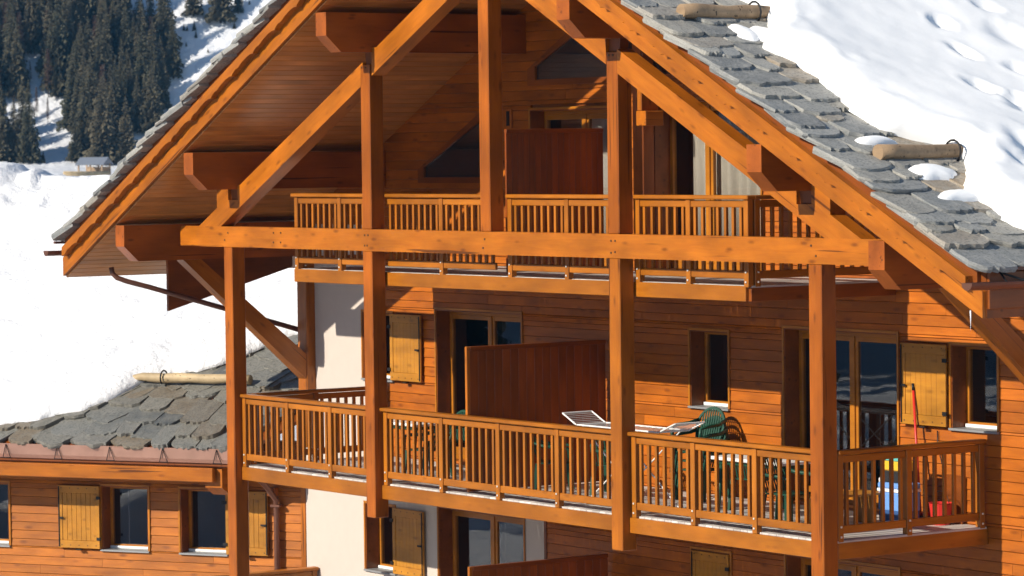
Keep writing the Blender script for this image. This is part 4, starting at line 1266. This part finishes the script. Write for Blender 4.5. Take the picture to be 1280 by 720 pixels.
for i in range(3):
    a = onD(80, 219.5 - 1.7 * i, HD - 12); b = onD(136, 219.5 - 1.7 * i, HD - 8)
    tube('log', [a, b], .17, W_LOG, fe, 8)

# ================================================================= trees
def spruce_crown(seed, h, r, dens=1.0, droop=.35, gap=.0):
    rr = random.Random(seed); v = []; f = []
    z = .06 * h; 
    while z < h * .985:
        q = (z / h)
        rad = r * (1 - q) ** .85 * (1 + .12 * math.sin(z * 2.3 + seed)) + .08
        nb = max(4, int((6 + 8 * (1 - q)) * dens))
        a0 = rr.random() * 6.28
        for k in range(nb):
            if rr.random() < gap: continue
            a = a0 + 6.283 * k / nb + rr.uniform(-.3, .3)
            L = rad * rr.uniform(.62, 1.12)
            dr = droop * rr.uniform(.6, 1.3)
            zz = z + rr.uniform(-.12, .12)
            ca, sa = math.cos(a), math.sin(a)
            w = L * rr.uniform(.20, .32) + .05
            # a drooping branch: central rib with hanging side sprays
            segs = 3; pts = []
            for i in range(segs + 1):
                t = i / segs
                pts.append((ca * L * t, sa * L * t, zz - dr * L * t * t + .10 * L * t))
            for i in range(segs):
                p0, p1 = pts[i], pts[i + 1]
                t0 = 1 - i / segs * .55; 
                for sgn in (-1, 1):
                    wx, wy = -sa * sgn * w * t0, ca * sgn * w * t0
                    b = len(v)
                    mx = (p0[0] * .35 + p1[0] * .65 + wx, p0[1] * .35 + p1[1] * .65 + wy, p0[2] * .35 + p1[2] * .65 - w * rr.uniform(.5, 1.2))
                    v += [p0, p1, mx]; f.append([b, b + 1, b + 2])
        z += h * rr.uniform(.018, .028) * (1.1 if dens >= 1 else 1.5)
    b = len(v); v += [(.10, 0, h * .93), (-.05, .09, h * .93), (-.05, -.09, h * .93), (0, 0, h * 1.01)]
    f += [[b, b + 1, b + 3], [b + 1, b + 2, b + 3], [b + 2, b, b + 3]]
    return v, f
def larch_crown(seed, h, r):
    rr = random.Random(seed); v = []; f = []
    def twig(p, q, w):
        b = len(v); d_ = (Vector(q) - Vector(p)); s_ = Vector((-d_.y, d_.x, .3)).normalized() * w
        v.extend([Vector(p) + s_, Vector(p) - s_, Vector(q)]); f.append([b, b + 1, b + 2])
    z = .18 * h
    while z < h * .98:
        q = z / h; rad = r * (1 - q) ** .8 + .1
        for k in range(7):
            a = rr.random() * 6.28; L = rad * rr.uniform(.6, 1.1)
            e = (math.cos(a) * L, math.sin(a) * L, z + L * rr.uniform(-.1, .35)); twig((0, 0, z), e, .035)
            for i in range(6):
                t = rr.uniform(.25, 1); p = tuple(e[j] * t + (0, 0, z)[j] * (1 - t) for j in range(3))
                twig(p, (p[0] + rr.uniform(-.4, .4), p[1] + rr.uniform(-.4, .4), p[2] + rr.uniform(-.35, .15)), .05)
        z += h * .022
    return v, f
def trunk_mesh(h, r):
    v = []; n = 6
    for z, q in ((-.6, 1.15), (h * .3, .8), (h * .97, .12)):
        v += [(r * q * math.cos(6.283 * k / n), r * q * math.sin(6.283 * k / n), z) for k in range(n)]
    f = [[i * n + k, i * n + (k + 1) % n, (i + 1) * n + (k + 1) % n, (i + 1) * n + k] for i in (0, 1) for k in range(n)]
    return mesh('trunk', v, f, BARK)
KIND = []
for k in range(7):
    h = 10.0; KIND.append((mesh('crown', *spruce_crown(40 + k, h, 1.75 + .12 * (k % 4)), SPRUCE), trunk_mesh(h, .16)))
LK = []
for k in range(4):
    LK.append((mesh('crown', *larch_crown(80 + k, 9.0, 1.6), LARCH), trunk_mesh(9.0, .09)))
def tree(x, y, sc, kind, label, group, wide=1.0, name='spruce_tree'):
    cr, tr = kind
    z = ground_z(x, y)
    M = Matrix.Translation((x, y, z)) @ Matrix.Rotation(RND.uniform(0, 6.28), 4, 'Z') @ Matrix.Diagonal((sc * wide, sc * wide, sc, 1))
    o = bpy.data.objects.new(name, None); o.empty_display_size = .5
    link(o, None, Matrix.Translation((x, y, z))); tag(o, label, 'tree', group)
    inst('trunk', tr, o, M); inst('crown', cr, o, M)
def at(px, py):
    """where the view ray through a pixel meets the ground"""
    d_ = ray(px, py); D = 385.0
    while D < 640:
        q = CPOS + d_ * D
        if ground_z(q.x, q.y) >= q.z: return q
        D += 1.0
    return None
G1 = 'conifers of the forest behind the chalet'
L1 = 'dark spruce among many in the forest on the hillside'
G2 = 'bare larches of the forest edge'
L2 = 'bare brownish larch among the spruces on the hillside'
# feet of trees in the picture; snow clearings are left open
def clearing(px, py):
    if px > 208 and py < 175: return True
    if px > 150 and py < 62: return True
    if 0 <= px < 92 and 136 < py < 202: return True
    if 24 < px < 58 and 80 < py < 136: return True
    return False
tr_ = random.Random(5); placed = []; tries = 0
while len(placed) < 270 and tries < 9000:
    tries += 1
    px = tr_.uniform(-60, 345); py = tr_.uniform(-60, 207)
    if clearing(px, py): continue
    if px > 90 + (200 - py) * 2.0 + 40: continue
    if any(abs(px - a) < 6 and abs(py - b) < 7 for a, b in placed): continue
    q = at(px, py)
    if q is None: continue
    placed.append((px, py))
    if tr_.random() < .84: tree(q.x, q.y, tr_.uniform(.62, 1.12), tr_.choice(KIND), L1, G1, tr_.uniform(.85, 1.15))
    else: tree(q.x, q.y, tr_.uniform(.6, .95), tr_.choice(LK), L2, G2, 1, 'larch_tree')
for px, py, sc, wd, l in ((128, 205, 1.02, 1.15, 'tall spruce rising right behind the open hut'), (95, 203, .55, 1.2, 'short broad spruce at the left of the open hut'), (158, 206, .8, 1.2, 'broad spruce at the right of the open hut beside the roof edge'),
                          (3, 205, .55, 1.0, 'small spruce at the left picture edge above the snow mound'), (14, 203, .48, 1.0, 'small spruce second from the left above the snow mound'), (43, 203, .17, 1.3, 'very small spruce seedling on the snow left of the hut'), (54, 204, .15, 1.3, 'tiny spruce seedling nearer the hut'),
                          (75, 118, 1.25, .9, 'tallest spruce in the middle of the forest'), (217, 100, .85, .9, 'spruce at the forest edge next to the bright snow slope'),
                          (242, 23, .55, 1.5, 'round dark spruce on the bright slope, left of two'), (276, 30, .75, 1.3, 'large dark spruce on the bright slope above the roof edge'), (298, 24, .45, 1.0, 'small spruce on the bright slope nearest the roof edge')):
    q = at(px, py)
    if q: tree(q.x, q.y, sc, KIND[hash(px) % 7], l, None, wd)
for px, py, sc in ((46, 150, .42), (18, 150, .3), (60, 160, .35), (88, 160, .5), (38, 108, .3)):
    q = at(px, py)
    if q: tree(q.x, q.y, sc, LK[px % 4], 'young bare larch on the small snow clearing', 'young larches on the clearing', .7, 'larch_tree')
for px, py, sc in ((230, 40, .09), (234, 47, .07), (243, 45, .13), (245, 50, .10), (233, 67, .06), (260, 68, .06), (293, 40, .10), (312, 13, .07)):
    q = at(px, py)
    if q: tree(q.x, q.y, sc, KIND[px % 7], 'tiny spruce seedling on the bright snow slope', 'seedlings on the bright slope', 1.3)
# the slope on the other side of the valley, which the window panes mirror
r2 = random.Random(9)
for i in range(80):
    a = math.radians(r2.uniform(-172, -82)); e = r2.uniform(102, 165)
    x = e * math.cos(a); y = e * math.sin(a)
    tree(x, y, r2.uniform(.5, 1.1), r2.choice(KIND), 'spruce on the facing slope, seen mirrored in the window panes', 'spruces on the facing slope', 1.1)
for i in range(46):
    a = math.radians(r2.uniform(-172, -112)); e = r2.uniform(66, 96)
    tree(e * math.cos(a), e * math.sin(a), r2.uniform(.6, 1.1), r2.choice(KIND), 'spruce on the facing slope, seen mirrored in the window panes', 'spruces on the facing slope', 1.2)

# ================================================================= icicle and the thin blue air over the valley
p = onY(1213, 388, -1.1)
ic = tube('icicle', [p, p + Vector((.004, 0, -.08)), p + Vector((0, 0, -.22))], [.009, .006, .001], snow_mat('ice', (.8, .84, .88, 1)), None, 6)
tag(ic, 'small icicle hanging from the end of the right gutter', 'icicle')
hm = bpy.data.materials.new('haze_air'); hm.use_nodes = True
nd = hm.node_tree.nodes; nd.remove(nd['Principled BSDF'])
pv = nd.new('ShaderNodeVolumePrincipled'); pv.inputs['Color'].default_value = (.14, .50, 1, 1); pv.inputs['Density'].default_value = .00015
hm.node_tree.links.new(pv.outputs[0], nd['Material Output'].inputs['Volume'])
hx = [(-1500, -1400, -12), (1100, 1500, 620)]
v = [(hx[i][0], hx[j][1], hx[k][2]) for i in (0, 1) for j in (0, 1) for k in (0, 1)]
hz = obj('haze', v, [[0, 1, 3, 2], [4, 6, 7, 5], [0, 4, 5, 1], [2, 3, 7, 6], [0, 2, 6, 4], [1, 5, 7, 3]], hm)
tag(hz, 'thin blue haze of the cold air over the valley', kind='stuff')
